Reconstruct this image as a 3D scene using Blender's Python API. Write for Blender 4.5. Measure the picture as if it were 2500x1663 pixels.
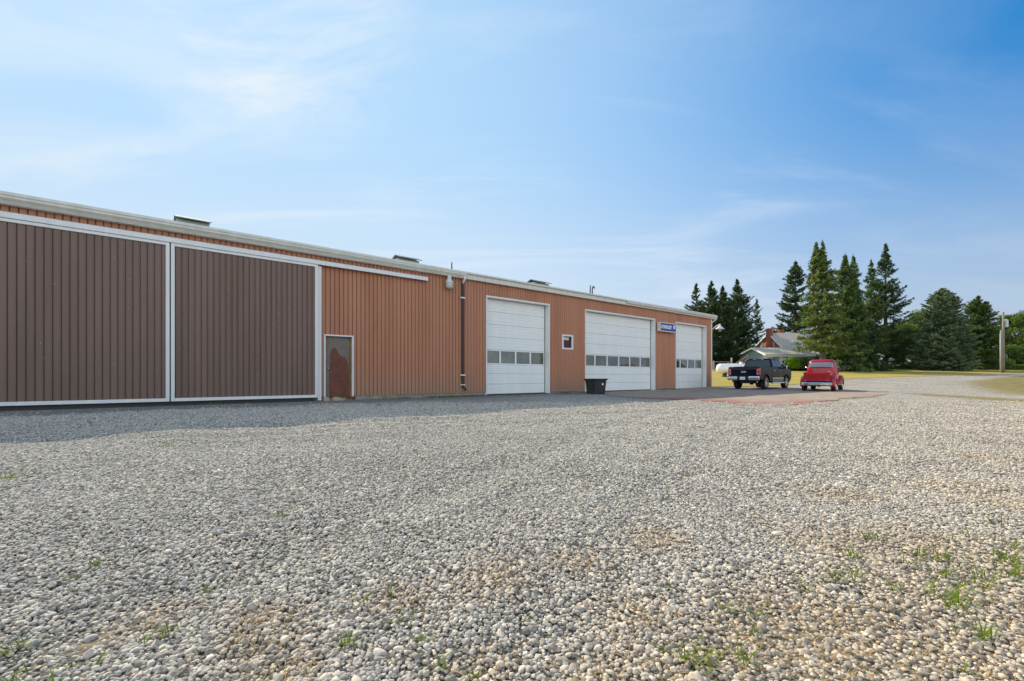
import bpy, bmesh, math, random
import numpy as np
from mathutils import Vector, Matrix, geometry
R = math.radians
for o in list(bpy.data.objects): bpy.data.objects.remove(o)
S = bpy.context.scene
COL = S.collection
# ------------------------------------------------------------------ camera, sky, sun, exposure
CAM_H = 0.80; F = 1124.0; CX = 1250.0; HY = 921.0          # photograph pixels (2500 wide)
cam = bpy.data.cameras.new("camera"); co = bpy.data.objects.new("camera", cam); COL.objects.link(co)
co.location = (0, 0, CAM_H); co.rotation_euler = (R(90), 0, 0)
cam.sensor_width = 36; cam.lens = 36 * F / 2500; cam.shift_y = (HY - 831.5) / 2500
cam.clip_start = 0.05; cam.clip_end = 6000
S.camera = co
SUN_EL = 34.5; SUN_AZ = -37.0                               # azimuth from +Y towards +X
W = bpy.data.worlds.new("World"); S.world = W; W.use_nodes = True
def world():
    nt = W.node_tree; N = nt.nodes; L = nt.links; N.clear()
    out = N.new('ShaderNodeOutputWorld'); bg = N.new('ShaderNodeBackground'); L.new(bg.outputs[0], out.inputs[0])
    sky = N.new('ShaderNodeTexSky'); sky.sky_type = 'NISHITA'; sky.sun_disc = False
    sky.sun_elevation = R(SUN_EL); sky.sun_rotation = R(SUN_AZ); sky.altitude = 200
    sky.air_density = 1.0; sky.dust_density = 1.0; sky.ozone_density = 2.2
    hs = N.new('ShaderNodeHueSaturation'); hs.inputs['Saturation'].default_value = 1.95; hs.inputs['Value'].default_value = 1.14
    # the thick air near the sun never gets brighter than a bright cloud
    q1 = N.new('ShaderNodeVectorMath'); q1.operation = 'DIVIDE'; L.new(sky.outputs[0], q1.inputs[0]); q1.inputs[1].default_value = (4.2, 6.2, 9.5)
    q2 = N.new('ShaderNodeVectorMath'); q2.operation = 'ADD'; L.new(q1.outputs[0], q2.inputs[0]); q2.inputs[1].default_value = (.72, .72, .72)
    cap = N.new('ShaderNodeVectorMath'); cap.operation = 'DIVIDE'; L.new(sky.outputs[0], cap.inputs[0]); L.new(q2.outputs[0], cap.inputs[1])
    L.new(cap.outputs[0], hs.inputs['Color'])
    tc = N.new('ShaderNodeTexCoord')
    def math_(op, a, b=None):
        n = N.new('ShaderNodeMath'); n.operation = op
        for i, v in enumerate((a, b)):
            if v is None: continue
            if isinstance(v, (int, float)): n.inputs[i].default_value = v
            else: L.new(v, n.inputs[i])
        return n.outputs[0]
    # cirrus: project the view direction on a high flat layer
    sep = N.new('ShaderNodeSeparateXYZ'); L.new(tc.outputs['Generated'], sep.inputs[0])
    zc = math_('MAXIMUM', sep.outputs[2], 0.03); zc = math_('ADD', zc, 0.12)
    px = math_('DIVIDE', sep.outputs[0], zc); py = math_('DIVIDE', sep.outputs[1], zc)
    comb = N.new('ShaderNodeCombineXYZ'); L.new(px, comb.inputs[0]); L.new(py, comb.inputs[1])
    mp = N.new('ShaderNodeMapping'); mp.inputs['Rotation'].default_value = (0, 0, R(35)); mp.inputs['Scale'].default_value = (0.55, 1.5, 1)
    L.new(comb.outputs[0], mp.inputs[0])
    n1 = N.new('ShaderNodeTexNoise'); n1.inputs['Scale'].default_value = 0.9; n1.inputs['Detail'].default_value = 9; n1.inputs['Roughness'].default_value = .58; n1.inputs['Distortion'].default_value = 1.1
    L.new(mp.outputs[0], n1.inputs['Vector'])
    r1 = N.new('ShaderNodeMapRange'); r1.interpolation_type = 'SMOOTHSTEP'
    r1.inputs[1].default_value = 0.45; r1.inputs[2].default_value = 0.80; L.new(n1.outputs[0], r1.inputs[0])
    # veil of thin high cloud, denser towards the sun side
    dp = N.new('ShaderNodeVectorMath'); dp.operation = 'DOT_PRODUCT'; L.new(tc.outputs['Generated'], dp.inputs[0])
    dp.inputs[1].default_value = (math.sin(R(-46)) * math.cos(R(12)), math.cos(R(-46)) * math.cos(R(12)), math.sin(R(12)))
    veil = N.new('ShaderNodeMapRange'); veil.interpolation_type = 'SMOOTHSTEP'; L.new(dp.outputs['Value'], veil.inputs[0])
    veil.inputs[1].default_value = -0.12; veil.inputs[2].default_value = 0.90; veil.inputs[3].default_value = 0.0; veil.inputs[4].default_value = 0.90
    ci = math_('MULTIPLY', r1.outputs[0], math_('ADD', math_('MULTIPLY', veil.outputs[0], 0.9), 0.10))
    # the denser wisp high on the left
    wd = N.new('ShaderNodeVectorMath'); wd.operation = 'DOT_PRODUCT'; L.new(tc.outputs['Generated'], wd.inputs[0])
    v = Vector(((670 - CX) / F, 1, (HY - 30) / F)).normalized(); wd.inputs[1].default_value = v
    wr = N.new('ShaderNodeMapRange'); wr.interpolation_type = 'SMOOTHSTEP'; L.new(wd.outputs['Value'], wr.inputs[0]); wr.inputs[1].default_value = 0.968; wr.inputs[2].default_value = 1.0
    n2 = N.new('ShaderNodeTexNoise'); n2.inputs['Scale'].default_value = 2.6; n2.inputs['Detail'].default_value = 10; n2.inputs['Roughness'].default_value = .62; n2.inputs['Distortion'].default_value = .7
    mp2 = N.new('ShaderNodeMapping'); mp2.inputs['Rotation'].default_value = (0, 0, R(-25)); mp2.inputs['Scale'].default_value = (0.6, 1.6, 1); mp2.inputs['Location'].default_value = (.35, .2, .4); L.new(comb.outputs[0], mp2.inputs[0]); L.new(mp2.outputs[0], n2.inputs['Vector'])
    r2 = N.new('ShaderNodeMapRange'); r2.interpolation_type = 'SMOOTHSTEP'; r2.inputs[1].default_value = 0.38; r2.inputs[2].default_value = 0.64; L.new(n2.outputs[0], r2.inputs[0])
    wisp = math_('MULTIPLY', math_('MULTIPLY', wr.outputs[0], r2.outputs[0]), 0.62)
    tot = veil.outputs[0]; cir = math_('MINIMUM', math_('ADD', ci, wisp), 0.9)
    mx = N.new('ShaderNodeMix'); mx.data_type = 'RGBA'; L.new(tot, mx.inputs[0]); mx.inputs[7].default_value = (3.65, 4.6, 5.6, 1)
    # pale low haze band under the veil
    hz = N.new('ShaderNodeMapRange'); hz.interpolation_type = 'SMOOTHSTEP'; L.new(sep.outputs[2], hz.inputs[0]); hz.inputs[1].default_value = 0.0; hz.inputs[2].default_value = 0.50; hz.inputs[3].default_value = 0.92; hz.inputs[4].default_value = 0.0
    mxh = N.new('ShaderNodeMix'); mxh.data_type = 'RGBA'; L.new(hz.outputs[0], mxh.inputs[0]); L.new(hs.outputs[0], mxh.inputs[6]); mxh.inputs[7].default_value = (3.05, 3.5, 4.15, 1)
    vc = N.new('ShaderNodeMix'); vc.data_type = 'RGBA'; L.new(hz.outputs[0], vc.inputs[0]); vc.inputs[6].default_value = (3.0, 4.35, 5.65, 1); vc.inputs[7].default_value = (4.6, 5.0, 5.35, 1); L.new(vc.outputs[2], mx.inputs[7])
    L.new(mxh.outputs[2], mx.inputs[6])
    mx2 = N.new('ShaderNodeMix'); mx2.data_type = 'RGBA'; L.new(cir, mx2.inputs[0]); L.new(mx.outputs[2], mx2.inputs[6]); mx2.inputs[7].default_value = (4.7, 5.2, 5.6, 1)
    # added brightness in the unseen sky behind the camera, fills the shaded wall
    bk = N.new('ShaderNodeMapRange'); bk.interpolation_type = 'SMOOTHSTEP'; L.new(sep.outputs[1], bk.inputs[0]); bk.inputs[1].default_value = -0.02; bk.inputs[2].default_value = -0.45; bk.inputs[3].default_value = 0; bk.inputs[4].default_value = 1
    bz = N.new('ShaderNodeMapRange'); bz.interpolation_type = 'SMOOTHSTEP'; L.new(sep.outputs[2], bz.inputs[0]); bz.inputs[1].default_value = 0.85; bz.inputs[2].default_value = 0.25; bz.inputs[3].default_value = .25; bz.inputs[4].default_value = 1
    bkz = math_('MULTIPLY', bk.outputs[0], bz.outputs[0])
    mx3 = N.new('ShaderNodeMix'); mx3.data_type = 'RGBA'; L.new(bkz, mx3.inputs[0]); L.new(mx2.outputs[2], mx3.inputs[6]); mx3.inputs[7].default_value = (8.2, 8.9, 9.3, 1)
    L.new(mx3.outputs[2], bg.inputs[0]); bg.inputs[1].default_value = 0.10
world()
sl = bpy.data.lights.new("sun", 'SUN'); sl.energy = 3.5; sl.angle = R(0.53); sl.color = (1.0, 0.885, 0.70)
so = bpy.data.objects.new("sun", sl); COL.objects.link(so)
sd = Vector((math.sin(R(SUN_AZ)) * math.cos(R(SUN_EL)), math.cos(R(SUN_AZ)) * math.cos(R(SUN_EL)), math.sin(R(SUN_EL))))
so.rotation_euler = sd.to_track_quat('Z', 'Y').to_euler(); so.location = (-20, 20, 40)
S.view_settings.view_transform = 'Standard'; S.view_settings.look = 'None'; S.view_settings.gamma = 1.0
S.view_settings.exposure = 0.80
try: S.cycles.max_bounces = 6; S.cycles.transparent_max_bounces = 8
except Exception: pass

# ------------------------------------------------------------------ helpers
def srgb(r, g, b):
    f = lambda c: (c / 255 / 12.92) if c / 255 <= .04045 else ((c / 255 + .055) / 1.055) ** 2.4
    return (f(r), f(g), f(b))
MATS = {}
def M(name, col, rough=.6, metal=0., var=0., vscale=4., bump=0., bscale=40., coat=0., spec=.5, stretch=(1, 1, 1), col2=None, ramp=(.35, .65), trans=0.):
    if name in MATS: return MATS[name]
    m = bpy.data.materials.new(name); m.use_nodes = True; nt = m.node_tree; N = nt.nodes; L = nt.links
    b = N['Principled BSDF']; b.inputs['Base Color'].default_value = (*col, 1); b.inputs['Roughness'].default_value = rough
    b.inputs['Metallic'].default_value = metal; b.inputs['Coat Weight'].default_value = coat; b.inputs['Specular IOR Level'].default_value = spec
    b.inputs['Coat Roughness'].default_value = .04
    tc = N.new('ShaderNodeTexCoord'); mp = N.new('ShaderNodeMapping'); mp.inputs['Scale'].default_value = stretch; L.new(tc.outputs['Object'], mp.inputs[0])
    if var or col2:
        n = N.new('ShaderNodeTexNoise'); n.inputs['Scale'].default_value = vscale; n.inputs['Detail'].default_value = 6; n.inputs['Roughness'].default_value = .6
        L.new(mp.outputs[0], n.inputs['Vector'])
        mr = N.new('ShaderNodeMapRange'); mr.inputs[1].default_value = ramp[0]; mr.inputs[2].default_value = ramp[1]; L.new(n.outputs[0], mr.inputs[0])
        mx = N.new('ShaderNodeMix'); mx.data_type = 'RGBA'; L.new(mr.outputs[0], mx.inputs[0])
        c2 = col2 or tuple(min(1, c * (1 + var)) for c in col); c1 = col if col2 else tuple(c * (1 - var) for c in col)
        mx.inputs[6].default_value = (*c1, 1); mx.inputs[7].default_value = (*c2, 1); L.new(mx.outputs[2], b.inputs['Base Color'])
    if bump:
        n = N.new('ShaderNodeTexNoise'); n.inputs['Scale'].default_value = bscale; n.inputs['Detail'].default_value = 4; L.new(mp.outputs[0], n.inputs['Vector'])
        bp = N.new('ShaderNodeBump'); bp.inputs['Strength'].default_value = bump; bp.inputs['Distance'].default_value = .02
        L.new(n.outputs[0], bp.inputs['Height']); L.new(bp.outputs[0], b.inputs['Normal'])
    MATS[name] = m; return m

def tag(o, label=None, cat=None, group=None, kind=None):
    if label: o['label'] = label
    if cat: o['category'] = cat
    if group: o['group'] = group
    if kind: o['kind'] = kind
    return o
def empty(name, loc, rz=0, label=None, cat=None, group=None):
    o = bpy.data.objects.new(name, None); COL.objects.link(o); o.location = loc; o.rotation_euler = (0, 0, rz)
    o.empty_display_size = .3
    return tag(o, label, cat, group)

class MB:
    def __init__(s): s.v = []; s.f = []
    def add(s, vs, fs):
        b = len(s.v); s.v += [tuple(v) for v in vs]; s.f += [tuple(i + b for i in f) for f in fs]; return s
    def box(s, x0, x1, y0, y1, z0, z1, M_=None):
        vs = [Vector((x, y, z)) for z in (z0, z1) for y in (y0, y1) for x in (x0, x1)]
        if M_: vs = [M_ @ v for v in vs]
        return s.add(vs, [(0, 2, 3, 1), (4, 5, 7, 6), (0, 1, 5, 4), (2, 6, 7, 3), (0, 4, 6, 2), (1, 3, 7, 5)])
    def quad(s, *p): return s.add(p, [tuple(range(len(p)))])
    def prism(s, pts, a0, a1, axis='x'):
        n = len(pts); T = {'x': lambda p, a: (a, p[0], p[1]), 'y': lambda p, a: (p[0], a, p[1]), 'z': lambda p, a: (p[0], p[1], a)}[axis]
        vs = [T(p, a0) for p in pts] + [T(p, a1) for p in pts]
        fs = [tuple(range(n))[::-1], tuple(range(n, 2 * n))] + [(i, (i + 1) % n, n + (i + 1) % n, n + i) for i in range(n)]
        return s.add(vs, fs)
    def tube(s, pts, r, n=8, cap=True):
        pts = [Vector(p) for p in pts]; rs = r if isinstance(r, (list, tuple)) else [r] * len(pts); b = len(s.v); vs = []; fs = []
        for i, p in enumerate(pts):
            d = (pts[min(i + 1, len(pts) - 1)] - pts[max(i - 1, 0)]).normalized()
            u = d.cross(Vector((0, 0, 1)));  u = u if u.length > 1e-3 else Vector((1, 0, 0)); u.normalize(); w = d.cross(u)
            vs += [p + (u * math.cos(2 * math.pi * k / n) + w * math.sin(2 * math.pi * k / n)) * rs[i] for k in range(n)]
        for i in range(len(pts) - 1):
            for k in range(n): a = i * n + k; c = i * n + (k + 1) % n; fs.append((a, a + n, c + n, c))
        if cap: fs += [tuple(range(n)), tuple(range((len(pts) - 1) * n, len(pts) * n))[::-1]]
        return s.add(vs, fs)
    def lathe(s, prof, n=24, origin=(0, 0, 0), axis='z'):
        vs = []; fs = []; m = len(prof); o = Vector(origin)
        for k in range(n):
            a = 2 * math.pi * k / n
            for r, h in prof:
                p = {'z': (r * math.cos(a), r * math.sin(a), h), 'x': (h, r * math.cos(a), r * math.sin(a)), 'y': (r * math.cos(a), h, r * math.sin(a))}[axis]
                vs.append(o + Vector(p))
        for k in range(n):
            for j in range(m - 1): a = k * m + j; c = ((k + 1) % n) * m + j; fs.append((a, c, c + 1, a + 1))
        return s.add(vs, fs)
    def build(s, name, mat, parent=None, bevel=0, seg=2, smooth=False, sub=0, label=None, kind=None, loc=None):
        me = bpy.data.meshes.new(name); me.from_pydata(s.v, [], s.f); me.update()
        bm = bmesh.new(); bm.from_mesh(me); bmesh.ops.recalc_face_normals(bm, faces=bm.faces); bm.to_mesh(me); bm.free()
        if mat: me.materials.append(mat)
        o = bpy.data.objects.new(name, me); COL.objects.link(o)
        if parent: o.parent = parent
        if loc: o.location = loc
        if smooth:
            for p in me.polygons: p.use_smooth = True
        if bevel:
            md = o.modifiers.new('bevel', 'BEVEL'); md.width = bevel; md.segments = seg; md.limit_method = 'ANGLE'; md.angle_limit = R(35)
            for p in me.polygons: p.use_smooth = True
            try:
                wn = o.modifiers.new('wn', 'WEIGHTED_NORMAL'); wn.keep_sharp = True
            except Exception: pass
        if sub:
            md = o.modifiers.new('sub', 'SUBSURF'); md.levels = sub; md.render_levels = sub
        if label: o['label'] = label
        if kind: o['kind'] = kind
        return o
def npmesh(name, verts, faces, mat, parent=None, smooth=False):
    me = bpy.data.meshes.new(name); verts = np.asarray(verts, np.float32); faces = np.asarray(faces, np.int32); k = faces.shape[1]
    me.vertices.add(len(verts)); me.vertices.foreach_set('co', verts.ravel())
    me.loops.add(faces.size); me.loops.foreach_set('vertex_index', faces.ravel())
    me.polygons.add(len(faces)); me.polygons.foreach_set('loop_start', np.arange(0, faces.size, k, dtype=np.int32)); me.polygons.foreach_set('loop_total', np.full(len(faces), k, np.int32))
    me.update(calc_edges=True); me.validate()
    if smooth: me.polygons.foreach_set('use_smooth', np.ones(len(me.polygons), bool))
    if mat: me.materials.append(mat)
    o = bpy.data.objects.new(name, me); COL.objects.link(o)
    if parent: o.parent = parent
    return o

# ------------------------------------------------------------------ terrain
TY = [-3000, 0, 26, 30, 34, 40, 50, 60, 70, 80, 90, 110, 150, 250, 500, 1200, 3000]
TZ = [0, 0, 0, .05, .16, .40, .80, 1.17, 1.62, 2.15, 2.75, 3.9, 6.3, 10.5, 20, 45, 60]
def terr(y): return np.interp(y, TY, TZ)
def micro(x, y):
    return .012 * np.sin(x * 2.1 + 1.3 * np.sin(y * .9)) + .010 * np.sin(y * 2.9 + .8 * np.sin(x * 1.3) + 1.) + .006 * np.sin(x * 5.3 + y * 4.1) + .014 * np.sin(.55 * x - .9 * y)
TRK = [((-1.6, .5), (1.2, 7), (9, 17), (22, 26)), ((-.1, .5), (2.7, 6.6), (10.2, 16), (23, 25)), ((3.2, 1), (6.5, 7), (14, 15), (27, 23)), ((-14, 6.5), (-4, 7.6), (5, 11.5), (14, 20)), ((-14, 5.2), (-4, 6.2), (6, 10.3), (15.2, 19))]
def tz(x, y): return float(terr(y))
def wall_v(x, y): return (x - 13.97) * .6353 + (y - 32.25) * (-.7723)
def wall_u(x, y): return (x - 13.97) * (-.7723) + (y - 32.25) * (-.6353)
def gh(x, y):
    """ground height with the small swells of the yard"""
    near = np.clip((24 - y) / 8, 0, 1) * np.clip((wall_v(x, y) - .3) / 1.5, 0, 1)
    tr_ = 0
    if np.ndim(x):
        for q in TRK: dd = seg_dist(x + .15 * np.sin(y * .8), y, list(q)); tr_ = tr_ - .016 * np.exp(-(dd / .17) ** 2) + .009 * np.exp(-((dd - .36) / .12) ** 2)
    return terr(y) + (micro(x, y) + tr_) * near
def ground_at(px, py):
    ys = np.concatenate([np.arange(.5, 60, .02), np.arange(60, 400, .2)])
    pr = HY - (terr(ys) - CAM_H) * F / ys
    i = int(np.argmax(pr <= py)); y = ys[i]
    return ((px - CX) / F * y, float(y))
def pxw(px, Y): return (px - CX) / F * Y
rng = np.random.default_rng(7)

# ------------------------------------------------------------------ ground materials
def gravel_mat():
    m = bpy.data.materials.new('gravel_ground'); m.use_nodes = True; nt = m.node_tree; N = nt.nodes; L = nt.links; b = N['Principled BSDF']
    b.inputs['Roughness'].default_value = .9; b.inputs['Specular IOR Level'].default_value = .25
    tc = N.new('ShaderNodeTexCoord')
    def noise(sc, det=5, rgh=.6):
        n = N.new('ShaderNodeTexNoise'); n.inputs['Scale'].default_value = sc; n.inputs['Detail'].default_value = det; n.inputs['Roughness'].default_value = rgh; L.new(tc.outputs['Object'], n.inputs['Vector']); return n.outputs[0]
    def rampn(x, stops):
        r = N.new('ShaderNodeValToRGB'); L.new(x, r.inputs[0]); e = r.color_ramp.elements
        while len(e) < len(stops): e.new(.5)
        for i, (p, c) in enumerate(stops): e[i].position = p; e[i].color = (*c, 1)
        return r.outputs[0]
    def mix(f, a, c, mode='MIX'):
        n = N.new('ShaderNodeMix'); n.data_type = 'RGBA'; n.blend_type = mode
        for k, v in ((0, f), (6, a), (7, c)):
            if isinstance(v, (int, float)): n.inputs[k].default_value = v
            elif isinstance(v, tuple): n.inputs[k].default_value = (*v, 1)
            else: L.new(v, n.inputs[k])
        return n.outputs[2]
    def mr(x, a, c, lo=0, hi=1):
        n = N.new('ShaderNodeMapRange'); L.new(x, n.inputs[0]); n.inputs[1].default_value = a; n.inputs[2].default_value = c; n.inputs[3].default_value = lo; n.inputs[4].default_value = hi; return n.outputs[0]
    vo = N.new('ShaderNodeTexVoronoi'); vo.inputs['Scale'].default_value = 30; L.new(tc.outputs['Object'], vo.inputs['Vector'])
    sx = N.new('ShaderNodeSeparateColor'); L.new(vo.outputs['Color'], sx.inputs[0])
    stone = rampn(sx.outputs[0], [(0, (.18, .16, .135)), (.35, (.35, .315, .265)), (.7, (.51, .46, .385)), (1, (.72, .65, .54))])
    vo2 = N.new('ShaderNodeTexVoronoi'); vo2.inputs['Scale'].default_value = 11; L.new(tc.outputs['Object'], vo2.inputs['Vector'])
    s2 = N.new('ShaderNodeSeparateColor'); L.new(vo2.outputs['Color'], s2.inputs[0])
    stone = mix(.55, stone, rampn(s2.outputs[0], [(0, (.55, .54, .53)), (.5, (.95, .95, .95)), (1, (1.45, 1.42, 1.38))]), 'MULTIPLY')
    gap = mr(vo.outputs['Distance'], .35, .62)
    stone = mix(gap, stone, (.15, .135, .115))  # dark between the cells: shade of the stone gaps put into the colour
    big = mr(noise(.35, 4), .3, .7, 1.12, 1.42); g = N.new('ShaderNodeCombineColor')
    for i in range(3): L.new(big, g.inputs[i])
    stone = mix(1.0, stone, g.outputs[0], 'MULTIPLY')
    def att(nm):
        a = N.new('ShaderNodeAttribute'); a.attribute_name = nm; return a.outputs['Fac']
    def thr(a, sc, soft=.25):
        n = N.new('ShaderNodeMath'); n.operation = 'ADD'; L.new(a, n.inputs[0]); L.new(mr(noise(sc, 7, .7), .25, .75, -.5, .5), n.inputs[1]); return mr(n.outputs[0], .5 - soft, .5 + soft)
    shaded_fines = mix(mr(noise(3), .3, .7), (.19, .19, .185), (.27, .265, .25))  # packed dirt by the wall, toned darker to deepen the shade there
    c = mix(thr(att('dirt'), 2.5), stone, shaded_fines)
    c = mix(att('under'), c, mix(mr(noise(4), .3, .7), (.085, .074, .058), (.14, .12, .092)))  # ground darkened beneath the near stones, painting the shade in their gaps
    tan = mix(mr(noise(6), .3, .7), (.30, .21, .115), (.42, .33, .20))
    c = mix(thr(att('tan'), 3.5), c, tan)
    grs = mix(mr(noise(1.7), .35, .65), (.165, .14, .045), (.28, .21, .08))
    c = mix(thr(att('green'), 3.0), c, grs)
    L.new(c, b.inputs['Base Color'])
    bp = N.new('ShaderNodeBump'); bp.inputs['Strength'].default_value = .9; bp.inputs['Distance'].default_value = .012; bp.invert = True; L.new(vo.outputs['Distance'], bp.inputs['Height'])
    bp2 = N.new('ShaderNodeBump'); bp2.inputs['Strength'].default_value = .8; bp2.inputs['Distance'].default_value = .025; L.new(noise(7, 6, .7), bp2.inputs['Height']); L.new(bp.outputs[0], bp2.inputs['Normal'])
    L.new(bp2.outputs[0], b.inputs['Normal'])
    return m
def seg_dist(X, Y, pts):
    d = np.full(X.shape, 1e9)
    for (a, b_) in zip(pts[:-1], pts[1:]):
        ax, ay = a; bx, by = b_; vx, vy = bx - ax, by - ay; l2 = vx * vx + vy * vy + 1e-9
        t = np.clip(((X - ax) * vx + (Y - ay) * vy) / l2, 0, 1); d = np.minimum(d, np.hypot(X - ax - t * vx, Y - ay - t * vy))
    return d
def inside(X, Y, poly):
    c = np.zeros(X.shape, bool); n = len(poly)
    for i in range(n):
        x1, y1 = poly[i]; x2, y2 = poly[(i + 1) % n]
        k = ((y1 > Y) != (y2 > Y)) & (X < (x2 - x1) * (Y - y1) / (y2 - y1 + 1e-12) + x1); c ^= k
    return c
G = lambda *ps: [ground_at(*p) for p in ps]
island = G((2425, 934), (2458, 929), (2490, 922.5), (2560, 919), (2700, 917), (2900, 925), (2900, 975), (2700, 972), (2560, 962), (2500, 953), (2462, 947))
strip1 = G((2235, 961), (2290, 965), (2350, 969), (2430, 974), (2500, 981), (2700, 998))
strip2 = G((1890, 990), (1960, 988), (2040, 991), (2120, 998), (2200, 1007))
strip3 = G((2166, 964), (2060, 975), (1960, 985))
TANS = [(2330, 1650, .45), (2430, 1640, .5), (2250, 1620, .35), (2060, 1520, .35), (1980, 1560, .35), (2120, 1580, .35), (1870, 1570, .3), (2210, 1440, .35), (2400, 1450, .4), (2470, 1500, .4), (1900, 1500, .25), (2060, 1330, .35), (2280, 1330, .4), (2440, 1370, .4),
        (1540, 1500, .18), (1410, 1375, .16), (1600, 1320, .18), (1210, 1420, .2), (640, 1508, .14), (645, 1560, .16), (985, 1456, .14), (655, 1645, .16), (360, 1495, .12), (1150, 1650, .15), (2330, 1185, .35), (2420, 1120, .4), (2050, 1200, .25), (2470, 1235, .35), (1500, 1640, .15), (1650, 1650, .2), (1760, 1620, .22)]
TANW = [(*ground_at(a, b), c) for a, b, c in TANS]
def masks(X, Y):
    wob = .25 * np.sin(X * 1.9 + Y) + .2 * np.sin(Y * 2.7 - X)
    green = np.where(inside(X, Y, island), 1.1, 0.) ; green = np.maximum(green, 1.0 - seg_dist(X, Y, island + island[:1]) / 3.)
    green = np.maximum(green, .98 - (seg_dist(X, Y, strip1) + wob * .5) / 1.1)
    green = np.maximum(green, .86 - (seg_dist(X, Y, strip2) + wob * .2) / .7)
    green = np.maximum(green, .66 - (seg_dist(X, Y, strip3) + wob * .2) / .6)
    v = wall_v(X, Y); u = wall_u(X, Y)
    green = np.maximum(green, np.where((u > 6) & (u < 26), .62 - np.abs(v - .35) / .5, 0))
    green = np.maximum(green, np.where((u > 18) & (u < 36), .45 - np.abs(v - 1.6) / .9, 0))
    green = np.clip(green, 0, 1.2)
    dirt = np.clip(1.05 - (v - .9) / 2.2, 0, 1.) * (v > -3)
    tan = np.zeros(X.shape)
    for (a, b, r) in TANW: tan = np.maximum(tan, .60 * np.exp(-((X - a) ** 2 + (Y - b) ** 2) / (r * r)))
    tan = np.maximum(tan, .20 * np.clip((X - .55 * Y) / (1 + .4 * Y), 0, 1))
    return green, dirt, tan
def ground():
    xs = np.concatenate([[-3000, -1200, -500, -200, -100, -60, -40, -28, -20], np.arange(-14, 46, .25), np.arange(46, 110, 2.), [120, 160, 250, 500, 1200, 3000]])
    ys = np.concatenate([[-3000, -1200, -500, -200, -100, -50, -25, -10, -4], np.arange(-1, 46, .25), np.arange(46, 120, 2.), [130, 150, 200, 250, 350, 500, 800, 1200, 3000]])
    X, Y = np.meshgrid(xs, ys); Z = gh(X, Y); V = np.stack([X.ravel(), Y.ravel(), Z.ravel()], 1)
    ny, nx = X.shape; i = (np.arange(ny - 1)[:, None] * nx + np.arange(nx - 1)[None]).ravel()
    Fc = np.stack([i, i + 1, i + nx + 1, i + nx], 1)
    o = npmesh('gravel_yard', V, Fc, gravel_mat(), smooth=True)
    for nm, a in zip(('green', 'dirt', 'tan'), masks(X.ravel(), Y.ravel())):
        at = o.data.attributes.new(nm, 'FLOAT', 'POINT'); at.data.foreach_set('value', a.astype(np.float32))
    at = o.data.attributes.new('under', 'FLOAT', 'POINT'); yv = Y.ravel(); at.data.foreach_set('value', (np.clip((9.5 - yv) / 3, 0, 1) * (yv > 0) * (1 - masks(X.ravel(), yv)[1])).astype(np.float32))
    tag(o, kind='structure')
ground()
def sheet(name, poly, mat, dz, step=.6, attrs=None, jag=.1, kind='structure'):
    """a flat region following the ground, boundary slightly ragged"""
    bd = []
    for a, b in zip(poly, poly[1:] + poly[:1]):
        L_ = math.hypot(b[0] - a[0], b[1] - a[1]); n = max(1, min(400, int(L_ / step)))
        for k in range(n):
            t = k / n; j = jag if L_ < 60 else 0
            bd.append((a[0] + (b[0] - a[0]) * t + rng.uniform(-j, j), a[1] + (b[1] - a[1]) * t + rng.uniform(-j, j)))
    P = np.array(bd); x0, y0 = P.min(0); x1, y1 = P.max(0)
    yy = [y for y in (np.concatenate([np.arange(y0, min(y1, 120), max(step, .6)), TY])) if y0 < y < y1]
    pts = []
    for y in yy:
        sx_ = step if y < 40 else 4.
        xs = np.arange(max(x0, -60), min(x1, 110), sx_) + rng.uniform(0, .01)
        pts += [(x, y) for x in xs]
    if pts:
        A = np.array(pts); k = inside(A[:, 0], A[:, 1], bd) & (seg_dist(A[:, 0], A[:, 1], bd + bd[:1]) > step * .4); A = A[k]
    else: A = np.zeros((0, 2))
    allp = [Vector(p) for p in bd] + [Vector(p) for p in A]
    vs, es, fs, *_ = geometry.delaunay_2d_cdt(allp, [], [list(range(len(bd)))], 1, 1e-5)
    V = np.array([(v.x, v.y, 0) for v in vs]); V[:, 2] = gh(V[:, 0], V[:, 1]) + dz
    me = bpy.data.meshes.new(name); me.from_pydata(V.tolist(), [], [tuple(f) for f in fs]); me.update(); me.materials.append(mat)
    bm = bmesh.new(); bm.from_mesh(me)
    for f in bm.faces:
        f.normal_update()
        if f.normal.z < 0: f.normal_flip()
        f.smooth = True
    bm.to_mesh(me); bm.free()
    if attrs:
        for nm, fn in attrs.items():
            at = me.attributes.new(nm, 'FLOAT', 'POINT'); at.data.foreach_set('value', fn(V[:, 0], V[:, 1]).astype(np.float32))
    o = bpy.data.objects.new(name, me); COL.objects.link(o); tag(o, kind=kind); return o
def lawn_mat():
    m = M('lawn', (.43, .32, .085), rough=.9, spec=.1, col2=(.27, .24, .055), vscale=.30, ramp=(.36, .70), bump=.6, bscale=9, stretch=(.6, 1.6, 1)); return m
lf = G((1600, 947), (1742, 944.5), (1830, 943.5), (1925, 940.5), (1975, 937), (2020, 930), (2060, 926), (2115, 923.5), (2208, 920), (2340, 916), (2420, 914.2), (2500, 912.5), (2700, 910.5), (3200, 909))
lawn_poly = [(-150, 52), (2, 48)] + lf + [(260, lf[-1][1] + 10), (2500, 200), (2500, 2900), (-2500, 2900), (-2500, 60)]
sheet('lawn', lawn_poly, lawn_mat(), .02, step=.7, jag=.22)
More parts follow.
